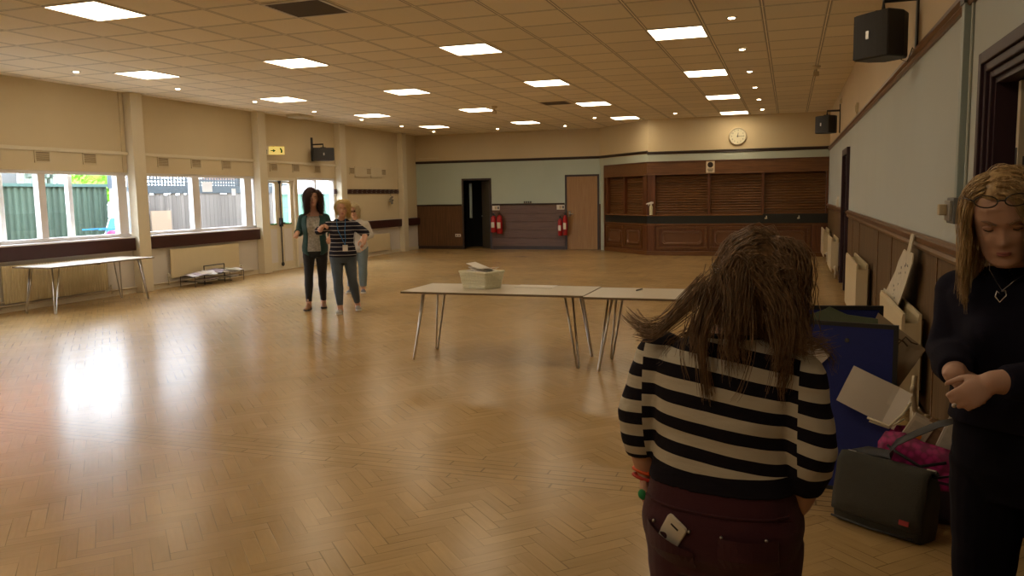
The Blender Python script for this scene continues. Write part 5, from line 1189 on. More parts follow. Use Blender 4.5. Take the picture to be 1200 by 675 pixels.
def hair_mb(Mh, h, seed, n_guides, kids, length, part=0.0, wave=.01, wl=.09, r=.0016, back=True, colliders=(), spread=.016, cover=1.0, push=0.0, fringe=False, lenfn=None, steps=None, vol=.012, wind=(0, 0, 0), clump=.5):
    """strands grown from the scalp, falling under gravity around the head and shoulders.
    Local head frame: x side, y face, z up from chin. returns MB in parent space"""
    rnd = random.Random(seed); k = h / .225; Mi = Mh.inverted(); mb = MB()
    C = V((0, -.008, .58 * .225)) ; E = V((.083, .106, .1065))
    G = (Mi.to_3x3() @ V((0, 0, -1))).normalized(); Wd = Mi.to_3x3() @ V(wind)
    # smooth cap below the strands
    R = []
    for i in range(1, 18):
        a = pi * i / 22 * .92; ring = []
        for j in range(32):
            b = 2 * pi * j / 32; d = V((sin(a) * cos(b), sin(a) * sin(b), cos(a)))
            lim = 1.0
            p = C + V((d.x * E.x, d.y * E.y, d.z * E.z)) * .995
            if d.y > .1 and d.z < .50: p = C + V((d.x * E.x * .85, min(d.y * E.y, .03), d.z * E.z * .9))
            ring.append(Mh @ (p * k))
        R.append(ring)
    mb.rings(R[::-1])
    ds = .0125; ns = steps or int(length / ds)
    for g in range(n_guides):
        # root on the scalp
        while True:
            d = V((rnd.gauss(0, 1), rnd.gauss(0, 1), rnd.gauss(0, 1) + .35)).normalized()
            if d.z < -.45: continue
            if d.y > .30 and d.z < .62 - (0.0 if not fringe else 0): continue
            if d.y > -.05 and d.z < -.05: continue
            break
        p = C + V((d.x * E.x, d.y * E.y, d.z * E.z)); px = part
        side = 1 if p.x > px else -1
        # initial direction: away from the parting, slightly back
        v = V((side * (.9 if d.z > .3 else .25), (-.35 if not (fringe and d.y > .35) else .5), .12)) ; v = v - d * v.dot(d); v.normalize()
        L = length * (1 if lenfn is None else lenfn(p / k if False else p)) * rnd.uniform(.86, 1.04); nst = max(5, int(L / ds)); ph = rnd.uniform(0, 6.28); am = wave * rnd.uniform(.5, 1.3); fr = 2 * pi / (wl * rnd.uniform(.8, 1.25)); pts = []; lift = rnd.uniform(.2, 1) * vol
        for s_ in range(nst):
            pts.append(p.copy()); t = s_ * ds
            v = (v * .80 + G * .30 + Wd * .3).normalized(); q = p + v * ds
            f = q - C; rr = sqrt((f.x / (E.x + lift)) ** 2 + (f.y / (E.y + lift)) ** 2 + (f.z / (E.z + lift)) ** 2)
            if rr < 1 and rr > 1e-6: q = C + f / rr
            elif rr < 1.25 and f.dot(G) < 0.02: q = C + f / rr * (1 + (rr - 1) * .6)
            # keep hair off the face
            if q.y > .045 and abs(q.x) < .058 and q.z < .150 and not (fringe and q.z > .128): q.x += (.058 - abs(q.x)) * .5 * side
            # below the skull fall close to the neck
            if q.z < .04 and q.y < .0 : q.y += (-.055 - q.y) * .015
            # shoulders
            wq = Mh @ (q * k)
            for cc, ce in colliders:
                f = wq - cc; rr = sqrt((f.x / ce.x) ** 2 + (f.y / ce.y) ** 2 + (f.z / ce.z) ** 2)
                if rr < 1: wq = cc + f / rr
            q = (Mi @ wq) / k
            nv = q - p
            if nv.length > 1e-6: v = nv.normalized()
            p = q
        # children
        for c in range(kids):
            o1, o2 = rnd.gauss(0, spread), rnd.gauss(0, spread); off = V((o1, o2, rnd.gauss(0, spread * .6))); P = []; ph2 = ph + rnd.gauss(0, .5); cut = rnd.uniform(.82, 1.0)
            m = max(4, int(len(pts) * cut)); st = 1 if m < 14 else 2
            for s_ in list(range(0, m - 1, st)) + [m - 1]:
                t = s_ * ds; u = s_ / m; wv = am * min(1, t / .10) * sin(fr * t + ph2); wv2 = am * .8 * min(1, t / .10) * cos(fr * t * .9 + ph2)
                sc = (1 - clump * u); dirx = V((pts[s_].x, pts[s_].y - C.y, 0)); dirx = dirx.normalized() if dirx.length > 1e-4 else V((0, -1, 0)); tn = V((-dirx.y, dirx.x, 0))
                q = pts[s_] + off * sc * min(1, .45 + t / .06) + dirx * abs(wv) * .7 + tn * wv2 + dirx * abs(o1) * .3
                P.append(Mh @ (q * k))
            rr = [r * k * (1 - .75 * (i / (len(P) - 1)) ** 2) for i in range(len(P))]
            mb.tube(P, rr, 3, cap=False)
    return mb

def hair_mat(name, c1, c2, rough=.42):
    m, nt, b = nodes(name); N, L = nt.nodes, nt.links
    tc = N.new('ShaderNodeTexCoord'); mp = N.new('ShaderNodeMapping'); mp.inputs['Scale'].default_value = (55, 55, 9); L.new(tc.outputs['Object'], mp.inputs[0])
    nz = N.new('ShaderNodeTexNoise'); nz.inputs['Scale'].default_value = 1.6; nz.inputs['Detail'].default_value = 4; L.new(mp.outputs[0], nz.inputs[0])
    cr = N.new('ShaderNodeValToRGB'); cr.color_ramp.elements[0].position = .32; cr.color_ramp.elements[1].position = .7; cr.color_ramp.elements[0].color = (*c1, 1); cr.color_ramp.elements[1].color = (*c2, 1)
    L.new(nz.outputs['Fac'], cr.inputs[0]); L.new(cr.outputs[0], b.inputs['Base Color']); b.inputs['Roughness'].default_value = rough; b.inputs['Specular IOR Level'].default_value = .35
    return m

def person(root, yaw, label, S, group=None):
    """S: dict describing the figure in local coordinates (+y = front, +x = the person's right)"""
    e = empty('person', (*root, 0), label, 'person', group, rz=radians(yaw)); Wm = Matrix.Translation((*root, 0)) @ Matrix.Rotation(radians(yaw), 4, 'Z')
    vx = S.get('voxel', .006); loc = lambda mb: [Wm @ v for v in mb.v]
    def out(mb, name, m, parent, **kw):
        mb.v = loc(mb); return mb.build(name, m, parent, **kw)
    P, T = S['pivot'], S['torso']      # pivot = chin point of the head
    Mh = Matrix.Translation(P) @ Matrix.Rotation(radians(S.get('hyaw', 0)), 4, 'Z') @ Matrix.Rotation(radians(S.get('hroll', 0)), 4, 'Y') @ Matrix.Rotation(radians(S.get('hpitch', 0)), 4, 'X')
    h = S['head_h']; k = h / .225; tl = S.get('tilt')
    # ---- one continuous body
    b = head_mb(Mh, h)
    nk = S['neck']; hb = Mh @ V((0, -.030 * k, .10 * k)); b.limb([nk, (V(nk) + (Mh @ V((0, -.03 * k, .0)))) / 2, hb], [.060 * k, .050 * k, .052 * k], 20)
    b.rings(torso_rings(T, 0, bust=S.get('bust'), tilt=tl))
    for A in S['arms']:
        sh, el, wr = [V(q) for q in A['j']]; ra = A.get('r', (.052, .043, .027)); mid = el + (wr - el) * .3
        b.limb([sh, sh + (el - sh) * .5, el, mid, wr], [ra[0], ra[0] * .92, ra[1], ra[1] * .95, ra[2]], 18)
        hand_mb(b, wr, A['d'], A['n'], A['t'], A.get('sc', .92), A.get('curl', (20, 25, 30, 34)), A.get('spread', 1), tcurl=A.get('tcurl', .5))
    for Lg in S['legs']:
        hp, kn, an = [V(q) for q in Lg['j']]; r = Lg.get('r', (.085, .052, .036)); cf = kn + (an - kn) * .3
        b.limb([hp, hp + (kn - hp) * .5, kn, cf, an, an + V((0, 0, -.04))], [r[0], r[0] * .82, r[1], r[1] * 1.05, r[2], r[2]], 20)
        td = V((*Lg['toe'], 0)).normalized(); b.limb([an + V((0, 0, -.04)) - td * .01, V((an.x, an.y, an.z - .055)) + td * .12], [.028, .022], 12, flat=.8)
    bm = fuse(b, vx, 2, .4); body = out(bm, 'body', S['skin'], e, smooth=True)
    # ---- clothing
    t = S['top']; mb = MB(); f = t.get('infl', .012)
    mb.rings(torso_rings(T, f, t['z0'], t['z1'], bust=S.get('bust'), tilt=tl))
    for A in S['arms']:
        sh, el, wr = [V(q) for q in A['j']]; ra = A.get('r', (.052, .043, .027)); fr = t.get('sleeve', 1.0); g = t.get('sf', .012)
        path = [sh, sh + (el - sh) * .5, el]; rad_ = [ra[0] + g, ra[0] * .92 + g, ra[1] + g * 1.1]
        if fr > .5:
            u = (fr - .5) * 2; path += [el + (wr - el) * (u * .5), el + (wr - el) * u]; rad_ += [ra[1] * .95 + g, (ra[1] * (1 - u) + ra[2] * u) + g * t.get('cuff', .8)]
        else: u = fr * 2; path = [sh, sh + (el - sh) * u * .6, sh + (el - sh) * u]; rad_ = [ra[0] + g, ra[0] + g, ra[0] * .92 + g]
        mb.tube([path[0] - (path[1] - path[0]).normalized() * .02] + path, [rad_[0] * .85] + rad_, 20)
        mb.ball(path[0], rad_[0] * .98)
        if len(path) > 3: mb.ball(el, rad_[2] * .98)
    for ex in t.get('extra', []): ex(mb)
    tb = fuse(mb, t.get('voxel', vx), t.get('smooth', 6), .5)
    amp = t.get('wrinkle', .004)
    if amp:
        for v in tb.v:
            q = noise.noise(V((v.x * 9, v.y * 9, v.z * 17 + v.x * 6)) + V((3, 7, 1))) * amp; c = V((v.x, v.y, 0)); 
            if c.length > .01: v += c.normalized() * q
    top = out(tb, t['name'], t['mat'], e, smooth=True)
    bt = S['bottoms']; mb = MB(); g = bt.get('infl', .010)
    mb.rings(torso_rings(T, lambda z: g, bt['z0'], bt['z1'], tilt=tl))
    for Lg in S['legs']:
        hp, kn, an = [V(q) for q in Lg['j']]; r = Lg.get('r', (.085, .052, .036)); cf = kn + (an - kn) * .3; gg = g; end = kn + (an - kn) * bt.get('end', .92)
        rr = [r[0] + gg, r[0] * .82 + gg, r[1] + gg, r[1] * 1.05 + gg * bt.get('calf', 1), r[2] + gg * bt.get('ankle', 1)]
        pp = [hp, hp + (kn - hp) * .5, kn, cf, end]
        Q, q = [], []
        for i in range(len(pp) - 1):
            for s_ in range(4): u = s_ / 4; Q.append(pp[i] * (1 - u) + pp[i + 1] * u); q.append(rr[i] * (1 - u) + rr[i + 1] * u)
        Q.append(pp[-1]); q.append(rr[-1]); mb.tube(Q, q, 20); mb.ball(hp, rr[0] * .98)
    for ex in bt.get('extra', []): ex(mb)
    fb = fuse(mb, vx, 5, .5)
    for v in fb.v:
        q = noise.noise(V((v.x * 12, v.y * 12, v.z * 20))) * bt.get('wrinkle', .004); v += V((v.x, v.y, 0)).normalized() * q
    bot = out(fb, bt['name'], bt['mat'], e, smooth=True)
    for Lg in S['legs']:
        if S.get('shoe') is None: break
        an = Wm @ V(Lg['j'][2]); td = Wm.to_3x3() @ V((*Lg['toe'], 0)); shoe(e, an, (td.x, td.y), S['shoe'], S['sole'], high=S.get('shoe_h', .07), name=S.get('shoe_name', 'shoe'), hgt=an.z - .08)
    return e, body, top, bot, Wm, Wm @ Mh, Mh

def fabric(name, c, rough=.9, bump=.25, var=.1, sc=20):
    return mat(name, c, rough, var=var, scale=sc, bump=bump, bscale=400, sheen=.1)
def stripe_mat(name, c1, c2, per, frac, z0, zlo, zhi, slope=0.0, curve=0.0, sleeve=None):
    """knit with horizontal stripes: c1 ground, c2 stripe; plain c2 below zlo"""
    m, nt, b = nodes(name); N, L = nt.nodes, nt.links; g = G(nt).m
    tc = N.new('ShaderNodeTexCoord'); sp = N.new('ShaderNodeSeparateXYZ'); L.new(tc.outputs['Object'], sp.inputs[0]); X, Y, Z = sp.outputs
    nz = N.new('ShaderNodeTexNoise'); nz.inputs['Scale'].default_value = 5; L.new(tc.outputs['Object'], nz.inputs[0])
    zz = g('ADD', Z, g('MULTIPLY', X, slope)); zz = g('ADD', zz, g('MULTIPLY', g('MULTIPLY', X, X), curve)); zz = g('ADD', zz, g('MULTIPLY', g('SUBTRACT', nz.outputs['Fac'], .5), .012))
    if sleeve: zz = g('ADD', zz, g('MULTIPLY', g('GREATER_THAN', g('ABSOLUTE', X), sleeve[0]), sleeve[1]))
    fr = g('FRACT', g('DIVIDE', g('SUBTRACT', zz, z0), per)); s = g('LESS_THAN', fr, frac)
    s = g('MAXIMUM', s, g('LESS_THAN', Z, zlo)); s = g('MAXIMUM', s, g('GREATER_THAN', Z, zhi))
    mx = N.new('ShaderNodeMix'); mx.data_type = 'RGBA'; L.new(s, mx.inputs[0]); mx.inputs[6].default_value = (*c1, 1); mx.inputs[7].default_value = (*c2, 1); L.new(mx.outputs[2], b.inputs['Base Color'])
    b.inputs['Roughness'].default_value = .9; b.inputs['Specular IOR Level'].default_value = .2
    n2 = N.new('ShaderNodeTexNoise'); n2.inputs['Scale'].default_value = 350; L.new(tc.outputs['Object'], n2.inputs[0]); bp = N.new('ShaderNodeBump'); bp.inputs['Strength'].default_value = .25; bp.inputs['Distance'].default_value = .002; L.new(n2.outputs[0], bp.inputs['Height'])
    n3 = N.new('ShaderNodeTexNoise'); n3.inputs['Scale'].default_value = 11; n3.inputs['Detail'].default_value = 3; mp = N.new('ShaderNodeMapping'); mp.inputs['Scale'].default_value = (.6, .6, 1.5); L.new(tc.outputs['Object'], mp.inputs[0]); L.new(mp.outputs[0], n3.inputs[0])
    b2 = N.new('ShaderNodeBump'); b2.inputs['Strength'].default_value = .5; b2.inputs['Distance'].default_value = .03; L.new(n3.outputs[0], b2.inputs['Height']); L.new(bp.outputs[0], b2.inputs['Normal']); L.new(b2.outputs[0], b.inputs['Normal'])
    return m

# ---- 1. woman in the striped jumper, seen from behind
burg = fabric('burgundy_denim', (.055, .008, .016))
stripes = stripe_mat('striped_knit', (.58, .53, .43), (.010, .008, .014), .066, .50, .955, .925, 1.262, .13, .3, (.195, .02))
S1 = dict(voxel=.0055, head_h=.215, pivot=(.062, .045, 1.288), hyaw=-6, hroll=8, hpitch=-8, neck=(.02, -.02, 1.24), skin=skin,
    torso=[(.66, 0, .0, .15, .11), (.72, 0, -.005, .192, .145), (.78, 0, -.01, .198, .148), (.86, 0, 0, .182, .132), (.93, 0, .005, .168, .118), (1.0, .0, .005, .166, .118), (1.07, .004, .0, .172, .122), (1.14, .008, 0, .180, .118), (1.19, .012, -.002, .178, .105), (1.225, .016, -.006, .145, .085), (1.26, .02, -.012, .085, .065), (1.285, .024, -.015, .05, .05)],
    bust=(1.10, .05, .08),
    arms=[dict(j=[(.178, -.005, 1.165), (.222, -.02, .985), (.185, .03, .83)], d=(-.10, .25, -1), n=(-1, -.1, 0), t=-1, r=(.060, .050, .030), curl=(22, 28, 30, 34)),
          dict(j=[(-.165, -.005, 1.19), (-.225, -.02, 1.03), (-.215, .02, .865)], d=(.05, .08, -1), n=(1, -.2, 0), t=1, r=(.060, .050, .030), curl=(40, 48, 52, 55))],
    legs=[dict(j=[(.095, 0, .73), (.10, .01, .42), (.105, -.02, .08)], toe=(.1, 1), r=(.105, .065, .042)), dict(j=[(-.095, 0, .73), (-.10, .01, .42), (-.105, -.02, .08)], toe=(-.1, 1), r=(.105, .065, .042))],
    top=dict(name='striped_jumper', mat=stripes, z0=.880, z1=1.272, infl=.013, sleeve=.83, sf=.010, cuff=.9, wrinkle=.006, smooth=5),
    bottoms=dict(name='trousers', mat=burg, z0=.645, z1=.90, infl=.008), shoe=mat('grey_boot', (.08, .075, .065), .6), sole=M['black'])
p1, body1, top1, bot1, W1, WH1, MH1 = person((-.150, 2.12), -10, 'woman seen from behind in black and cream striped jumper and burgundy jeans', S1)
W1i = W1.copy()
def shoulders(W, z, x=.17, rx=.085, ry=.085, rz=.075, torso=(.17, .115, .16), cz=1.10):
    c = [(W @ V((s * x, 0, z)), V((rx, ry, rz))) for s in (-1, 1)]; c.append((W @ V((0, 0, cz)), V(torso))); c.append((W @ V((0, -.01, z + .03)), V((.13, .085, .06)))); return c
hm1 = hair_mat('brown_hair', (.10, .058, .029), (.32, .19, .10))
hb = hair_mb(WH1, .215, 4, 190, 20, .38, part=.015, wave=.012, wl=.11, r=.0013, colliders=shoulders(W1, 1.19, torso=(.185, .135, .19)), spread=.011, vol=.012, lenfn=lambda p: 1.0 if p.y < .02 else .93, clump=.45)
# flicked-out locks at both shoulders and thin strands over the back
rnd = random.Random(9)
def lock(pts, n, spread, r=.0012):
    for c in range(n):
        o = [V((rnd.gauss(0, spread), rnd.gauss(0, spread), rnd.gauss(0, spread))) for _ in range(2)]; P = []
        m = len(pts); Q = []
        for i in range(m - 1):
            p0, p1, p2, p3 = [V(pts[max(0, min(m - 1, q))]) for q in (i - 1, i, i + 1, i + 2)]
            for s_ in range(4): t = s_ / 4; Q.append(.5 * ((2 * p1) + (p2 - p0) * t + (2 * p0 - 5 * p1 + 4 * p2 - p3) * t * t + (3 * p1 - p0 - 3 * p2 + p3) * t ** 3))
        Q.append(V(pts[-1]))
        for i, q in enumerate(Q): u = i / len(Q); P.append(q + o[0] * (1 - u * .6) + o[1] * u * .9)
        hb.tube(P, [r * (1 - .7 * i / len(P)) for i in range(len(P))], 3, cap=False)
WL = lambda x, y, z: W1 @ V((x, y, z))
lock([WL(-.03, -.06, 1.40), WL(-.08, -.09, 1.34), WL(-.13, -.09, 1.29), WL(-.19, -.07, 1.275), WL(-.24, -.04, 1.30)], 70, .012)
lock([WL(-.03, -.08, 1.38), WL(-.10, -.10, 1.31), WL(-.15, -.10, 1.265), WL(-.20, -.09, 1.262)], 60, .012)
lock([WL(.12, -.03, 1.40), WL(.155, -.05, 1.33), WL(.165, -.06, 1.28), WL(.20, -.06, 1.255), WL(.25, -.05, 1.265)], 90, .014)
lock([WL(.13, -.02, 1.42), WL(.17, -.04, 1.36), WL(.19, -.05, 1.30), WL(.205, -.06, 1.24)], 90, .014)
lock([WL(.0, -.11, 1.36), WL(-.02, -.14, 1.28), WL(-.01, -.155, 1.20), WL(.0, -.15, 1.13)], 80, .009)
lock([WL(.05, -.09, 1.40), WL(.055, -.12, 1.33), WL(.05, -.135, 1.27), WL(.055, -.14, 1.22)], 160, .022)
lock([WL(-.01, -.09, 1.38), WL(-.02, -.115, 1.32), WL(-.03, -.125, 1.27), WL(-.025, -.135, 1.235)], 130, .020)
lock([WL(.10, -.06, 1.42), WL(.15, -.07, 1.35), WL(.165, -.08, 1.28), WL(.16, -.09, 1.22)], 130, .016)
lock([WL(.09, -.11, 1.34), WL(.10, -.15, 1.25), WL(.08, -.155, 1.16), WL(.06, -.155, 1.12)], 5, .006)
lock([WL(.12, -.09, 1.34), WL(.15, -.14, 1.24), WL(.14, -.15, 1.15)], 5, .006)
lock([WL(-.05, -.11, 1.32), WL(-.07, -.14, 1.24), WL(-.055, -.145, 1.17)], 6, .006)
hb.build('hair', hm1, p1, smooth=True)
# back pockets, rivets, seams on the jeans
def surf_pt(secs, x, z, infl, front=False):
    S_ = sorted(secs)
    for a, b in zip(S_, S_[1:]):
        if a[0] <= z <= b[0]: break
    u = (z - a[0]) / (b[0] - a[0]); cx, cy, rx, ry = [p * (1 - u) + q * u for p, q in zip(a[1:], b[1:])]; rx += infl; ry += infl
    q = max(0, 1 - abs((x - cx) / rx) ** 2.35) ** (1 / 2.35); return V((x, cy + (1 if front else -1) * ry * q, z))
def on_seat(x, z, d=.0): p = surf_pt(S1['torso'], x, z, .008 + .002 + d); return W1 @ p
for s in (-1, 1):
    pk_ = MB(); R = []
    for i in range(9):
        x = s * (.030 + .135 * i / 8); bl = .25 + .75 * sin(pi * i / 8); R.append([on_seat(x, zz, dd) for zz, dd in ((.790 - (.055 * (8 - i) / 8 if s < 0 else 0), .019 * bl), (.735 - (.01 if s < 0 else 0), .016 * bl), (.70, .004), (.675 + abs(i / 8 - .5) * .02, .002), (.675 + abs(i / 8 - .5) * .02, -.004), (.785 - (.055 * (8 - i) / 8 if s < 0 else 0), .019 * bl - .004))])
    pk_.rings(R).build('back_pocket', burg, bot1, smooth=False)
    for x in (.04, .14): MB().ball(on_seat(s * x, .79, .004), (.0045, .0045, .0045), 10, 6).build('rivet', M['chrome'], bot1, smooth=True)
wb = MB(); P = [on_seat(-.18 + .36 * i / 14, .835, .002) for i in range(15)]; wb.tube(P, .0035, 6); wb.build('yoke_seam', burg, bot1)
# white phone sticking out of the left pocket
Rq = W1.to_3x3().to_4x4() @ Matrix.Rotation(radians(-15), 4, 'Z') @ Matrix.Rotation(radians(32), 4, 'Y') @ Matrix.Rotation(radians(13), 4, 'X')
ph = on_seat(-.068, .808, .014) - Rq.to_3x3() @ V((0, 0, .052)); Rp = Matrix.Translation(ph) @ Rq
e = empty('mobile_phone', ph, 'white mobile phone sticking out of the back pocket of the burgundy jeans', 'phone')
def rrect(w, h_, r, n=5):
    P = []
    for cx, cy, a0 in ((w - r, h_ - r, 0), (-w + r, h_ - r, 90), (-w + r, -h_ + r, 180), (w - r, -h_ + r, 270)):
        for q in range(n + 1): a = radians(a0 + 90 * q / n); P.append((cx + r * cos(a), cy + r * sin(a)))
    return P
MB().rings([[Rp @ V((x * k_, y, z * k_)) for x, z in rrect(.030, .058, .009)] for y, k_ in ((-.0055, .94), (-.004, 1), (.003, 1), (.0045, .96))]).build('case', mat('white_phone', (.74, .68, .58), .35, var=.02), e, smooth=False, autos=True)
MB().box(-.012, .012, -.0062, -.0054, .035, .041, Rp).build('camera_lens', M['black'], e)
# wristbands
wr = V(S1['arms'][1]['j'][2]); 
for z, r, m_, nm in ((.0, .0355, mat('orange_band', (.70, .09, .01), .5), 'orange_wristband'), (-.018, .036, mat('red_band', (.5, .03, .01), .5), 'red_wristband')):
    MB().tube([W1 @ (wr + V((r * cos(a), r * .9 * sin(a), z + .004 * sin(2 * a)))) for a in [2 * pi * q / 16 for q in range(17)]], .0052, 8, cap=False).build(nm, m_, p1, smooth=True)
MB().ball(W1 @ (wr + V((.008, -.045, -.055))), (.016, .013, .016), 12, 8).ball(W1 @ (wr + V((.022, -.04, -.062))), (.012, .012, .012), 12, 8).build('green_hair_tie', mat('green_tie', (.01, .22, .06), .7), p1, smooth=True)

# ---- 2. woman in navy by the doorway, looking down
navy = mat('navy_wool', (.012, .011, .022), .95, var=.1, bump=.25, bscale=400, spec=.15); navy2 = mat('navy_trousers', (.006, .005, .010), .95, spec=.15)
def LW(W, p): return W.inverted() @ V(p)
root2 = (.625, 2.46); yaw2 = 152
W2 = Matrix.Translation((*root2, 0)) @ Matrix.Rotation(radians(yaw2), 4, 'Z')
wrR = LW(W2, (.41, 2.30, 1.145)); elR = LW(W2, (.435, 2.50, 1.17)); shR = V((.190, -.005, 1.335))
wrL = LW(W2, (.472, 2.205, 1.152)); elL = LW(W2, (.70, 2.28, 1.15)); shL = V((-.105, -.005, 1.345))
S2 = dict(voxel=.0055, head_h=.215, pivot=(.058, .085, 1.452), hyaw=14, hroll=4, hpitch=-25, neck=(.05, -.015, 1.40), skin=skin_fair,
    torso=[(.80, 0, 0, .12, .10), (.87, 0, -.005, .168, .13), (.93, 0, -.005, .172, .13), (1.02, .01, .0, .158, .118), (1.10, .02, .005, .148, .108), (1.18, .03, .005, .15, .110), (1.26, .038, 0, .156, .110), (1.33, .044, -.004, .158, .098), (1.375, .047, -.01, .13, .08), (1.41, .05, -.015, .078, .058), (1.44, .052, -.015, .05, .05)],
    bust=(1.235, .05, .075),
    arms=[dict(j=[tuple(shR), tuple(elR), tuple(wrR)], d=tuple(W2.to_3x3().inverted() @ V((.72, -.12, -.62))), n=tuple(W2.to_3x3().inverted() @ V((.1, .6, -.6))), t=1, r=(.046, .042, .027), curl=(34, 38, 42, 44), sc=.84),
          dict(j=[tuple(shL), tuple(elL), tuple(wrL)], d=tuple(W2.to_3x3().inverted() @ V((-.78, -.30, -.52))), n=tuple(W2.to_3x3().inverted() @ V((-.25, .75, -.45))), t=-1, r=(.050, .044, .028), curl=(38, 42, 46, 50), tcurl=.2, sc=.84)],
    legs=[dict(j=[(.09, 0, .87), (.095, .01, .48), (.10, -.02, .08)], toe=(.15, 1), r=(.092, .058, .040)), dict(j=[(-.09, 0, .87), (-.095, .01, .48), (-.10, -.02, .08)], toe=(-.15, 1), r=(.092, .058, .040))],
    top=dict(name='navy_jumper', mat=navy, z0=.99, z1=1.412, infl=lambda z: .020 + max(0, 1.15 - z) * .05, sleeve=.94, sf=.016, cuff=.7, wrinkle=.010, smooth=7),
    bottoms=dict(name='trousers', mat=navy2, z0=.785, z1=1.03, infl=.014, calf=2.2, ankle=2.6, end=.97), shoe=M['black'], sole=M['dgrey'])
p2, body2, top2, bot2, W2, WH2, MH2 = person(root2, yaw2, 'blonde woman in dark navy clothes with glasses on her head, hands clasped', S2)
face_parts(WH2, .215, body2, closed=True, lids=skin_fair, brow=(.22, .13, .08), frown=.5, lipw=.020)
hm2 = hair_mat('dark_blonde_hair', (.27, .165, .07), (.62, .43, .21))
hb = hair_mb(WH2, .215, 12, 170, 16, .36, part=.02, wave=.005, wl=.16, r=.0013, colliders=shoulders(W2 @ Matrix.Translation((.045, 0, 0)), 1.325, torso=(.15, .14, .17), cz=1.25), spread=.006, vol=.003, clump=.3)
hb.build('hair', hm2, p2, smooth=True)
# glasses pushed up on the hair
gk = .215 / .225; gl_ = MB(); GP = lambda x, y, z: WH2 @ V((x * gk, y * gk, z * gk))
for s in (-1, 1):
    gl_.tube([GP(s * (.034 + .026 * cos(a)), .096 - .010 * (.034 + .026 * cos(a)) / .06 + .006 * sin(a) * -1, .200 + .014 * sin(a)) for a in [2 * pi * q / 18 for q in range(19)]], .0018, 6, cap=False)
    gl_.tube([GP(s * .060, .086, .202), GP(s * .085, .05, .196), GP(s * .088, -.03, .172)], .0018, 6)
gl_.tube([GP(-.009, .096, .202), GP(0, .099, .205), GP(.009, .096, .202)], .002, 6)
glo = gl_.build('glasses', mat('dark_glasses_frame', (.02, .015, .012), .3), p2, smooth=True)
ln = MB()
for s in (-1, 1): ln.prism([GP(s * (.034 + .024 * cos(a)), .095 - .010 * (.034 + .024 * cos(a)) / .06 - .006 * sin(a), .200 + .0125 * sin(a)) for a in [2 * pi * q / 18 for q in range(18)]], (WH2.to_3x3() @ V((0, .0008, 0))))
ln.build('lens', M['glass'], glo)
# necklace
def t2(x, y, z): return W2 @ V((x, y, z))
nk = MB().tube([*[t2(x + .05, y, z) for x, y, z in ((-.055, .045, 1.425), (-.045, .080, 1.405), (-.02, .110, 1.38), (0, .125, 1.357), (.02, .110, 1.38), (.045, .080, 1.405), (.055, .045, 1.425))]], .0012, 5).build('necklace', M['chrome'], p2)
MB().tube([*[t2(x + .05, y - .006, z + .006) for x, y, z in ((.0, .134, 1.350), (-.010, .138, 1.352), (-.013, .141, 1.340), (.0, .146, 1.322), (.012, .142, 1.336), (.010, .138, 1.350), (.003, .136, 1.342))]], .0022, 6).build('heart_pendant', mat('silver', (.7, .68, .65), .25, 1.0), nk, smooth=True)
wl = S2['arms'][1]; 
rp = V(wl['j'][2]) + V(wl['d']).normalized() * .105
MB().ball(W2 @ (rp), .006, 8, 6).build('ring', M['chrome'], p2)

# ---- 3-5. three women walking towards the camera
def walker(root, yaw, label, sc, S): 
    return person(root, yaw, label, S, 'three women walking together')
def basic_torso(k, wide=1.0, hip=1.0):
    return [(z * k, 0, cy, rx * k * (hip if z < .95 else wide), ry * k) for z, cy, rx, ry in ((.76, 0, .12, .095), (.83, -.005, .165, .125), (.89, -.005, .168, .125), (.97, 0, .148, .108), (1.05, .005, .135, .10), (1.14, .005, .142, .105), (1.22, 0, .152, .105), (1.29, -.004, .160, .093), (1.335, -.01, .13, .075), (1.37, -.015, .072, .056), (1.40, -.015, .048, .048))]
teal = fabric('teal_cardigan', (.018, .065, .062)); greyp = mat('grey_print', (.36, .34, .30), .9, var=.7, scale=38, detail=2)
k3 = 1.70 / 1.64
S3 = dict(voxel=.0065, head_h=.225, pivot=(0, .05, 1.525), hyaw=8, hroll=-3, hpitch=-4, neck=(0, -.02, 1.42 * k3 - .02), skin=skin, torso=basic_torso(k3, .98, .95), bust=(1.22, .05, .075),
    arms=[dict(j=[(.165, -.01, 1.345), (.225, -.05, 1.13), (.235, .13, 1.14)], d=(.05, .9, -.25), n=(-.3, .2, -1), t=-1, r=(.046, .040, .026), curl=(35, 38, 40, 42)),
          dict(j=[(-.165, -.01, 1.345), (-.24, -.08, 1.14), (-.235, .10, 1.06)], d=(.2, .8, -.4), n=(.5, 0, -1), t=1, r=(.046, .040, .026), curl=(35, 38, 40, 42))],
    legs=[dict(j=[(.09, 0, .87), (.10, .07, .49), (.11, .12, .09)], toe=(.2, 1), r=(.088, .055, .038)), dict(j=[(-.09, 0, .87), (-.085, .0, .47), (-.08, -.10, .09)], toe=(-.1, 1), r=(.088, .055, .038))],
    top=dict(name='patterned_top', mat=greyp, z0=.86, z1=1.37, infl=.017, sleeve=.15, sf=.008, wrinkle=.004), bottoms=dict(name='trousers', mat=fabric('black_trousers', (.012, .011, .012)), z0=.77, z1=.92, infl=.007, ankle=.6),
    shoe=mat('tan_leather', (.22, .10, .035), .5), sole=M['black'], shoe_h=.11, shoe_name='ankle_boot')
p3, b3, t3, bt3, W3, WH3, _ = walker((-6.60, 10.42), 206, 'long-haired brunette in teal cardigan and black trousers, left of the walking trio', 1, S3)
face_parts(WH3, .225, b3, lids=skin, brow=(.06, .035, .02), mouth_open=.004)
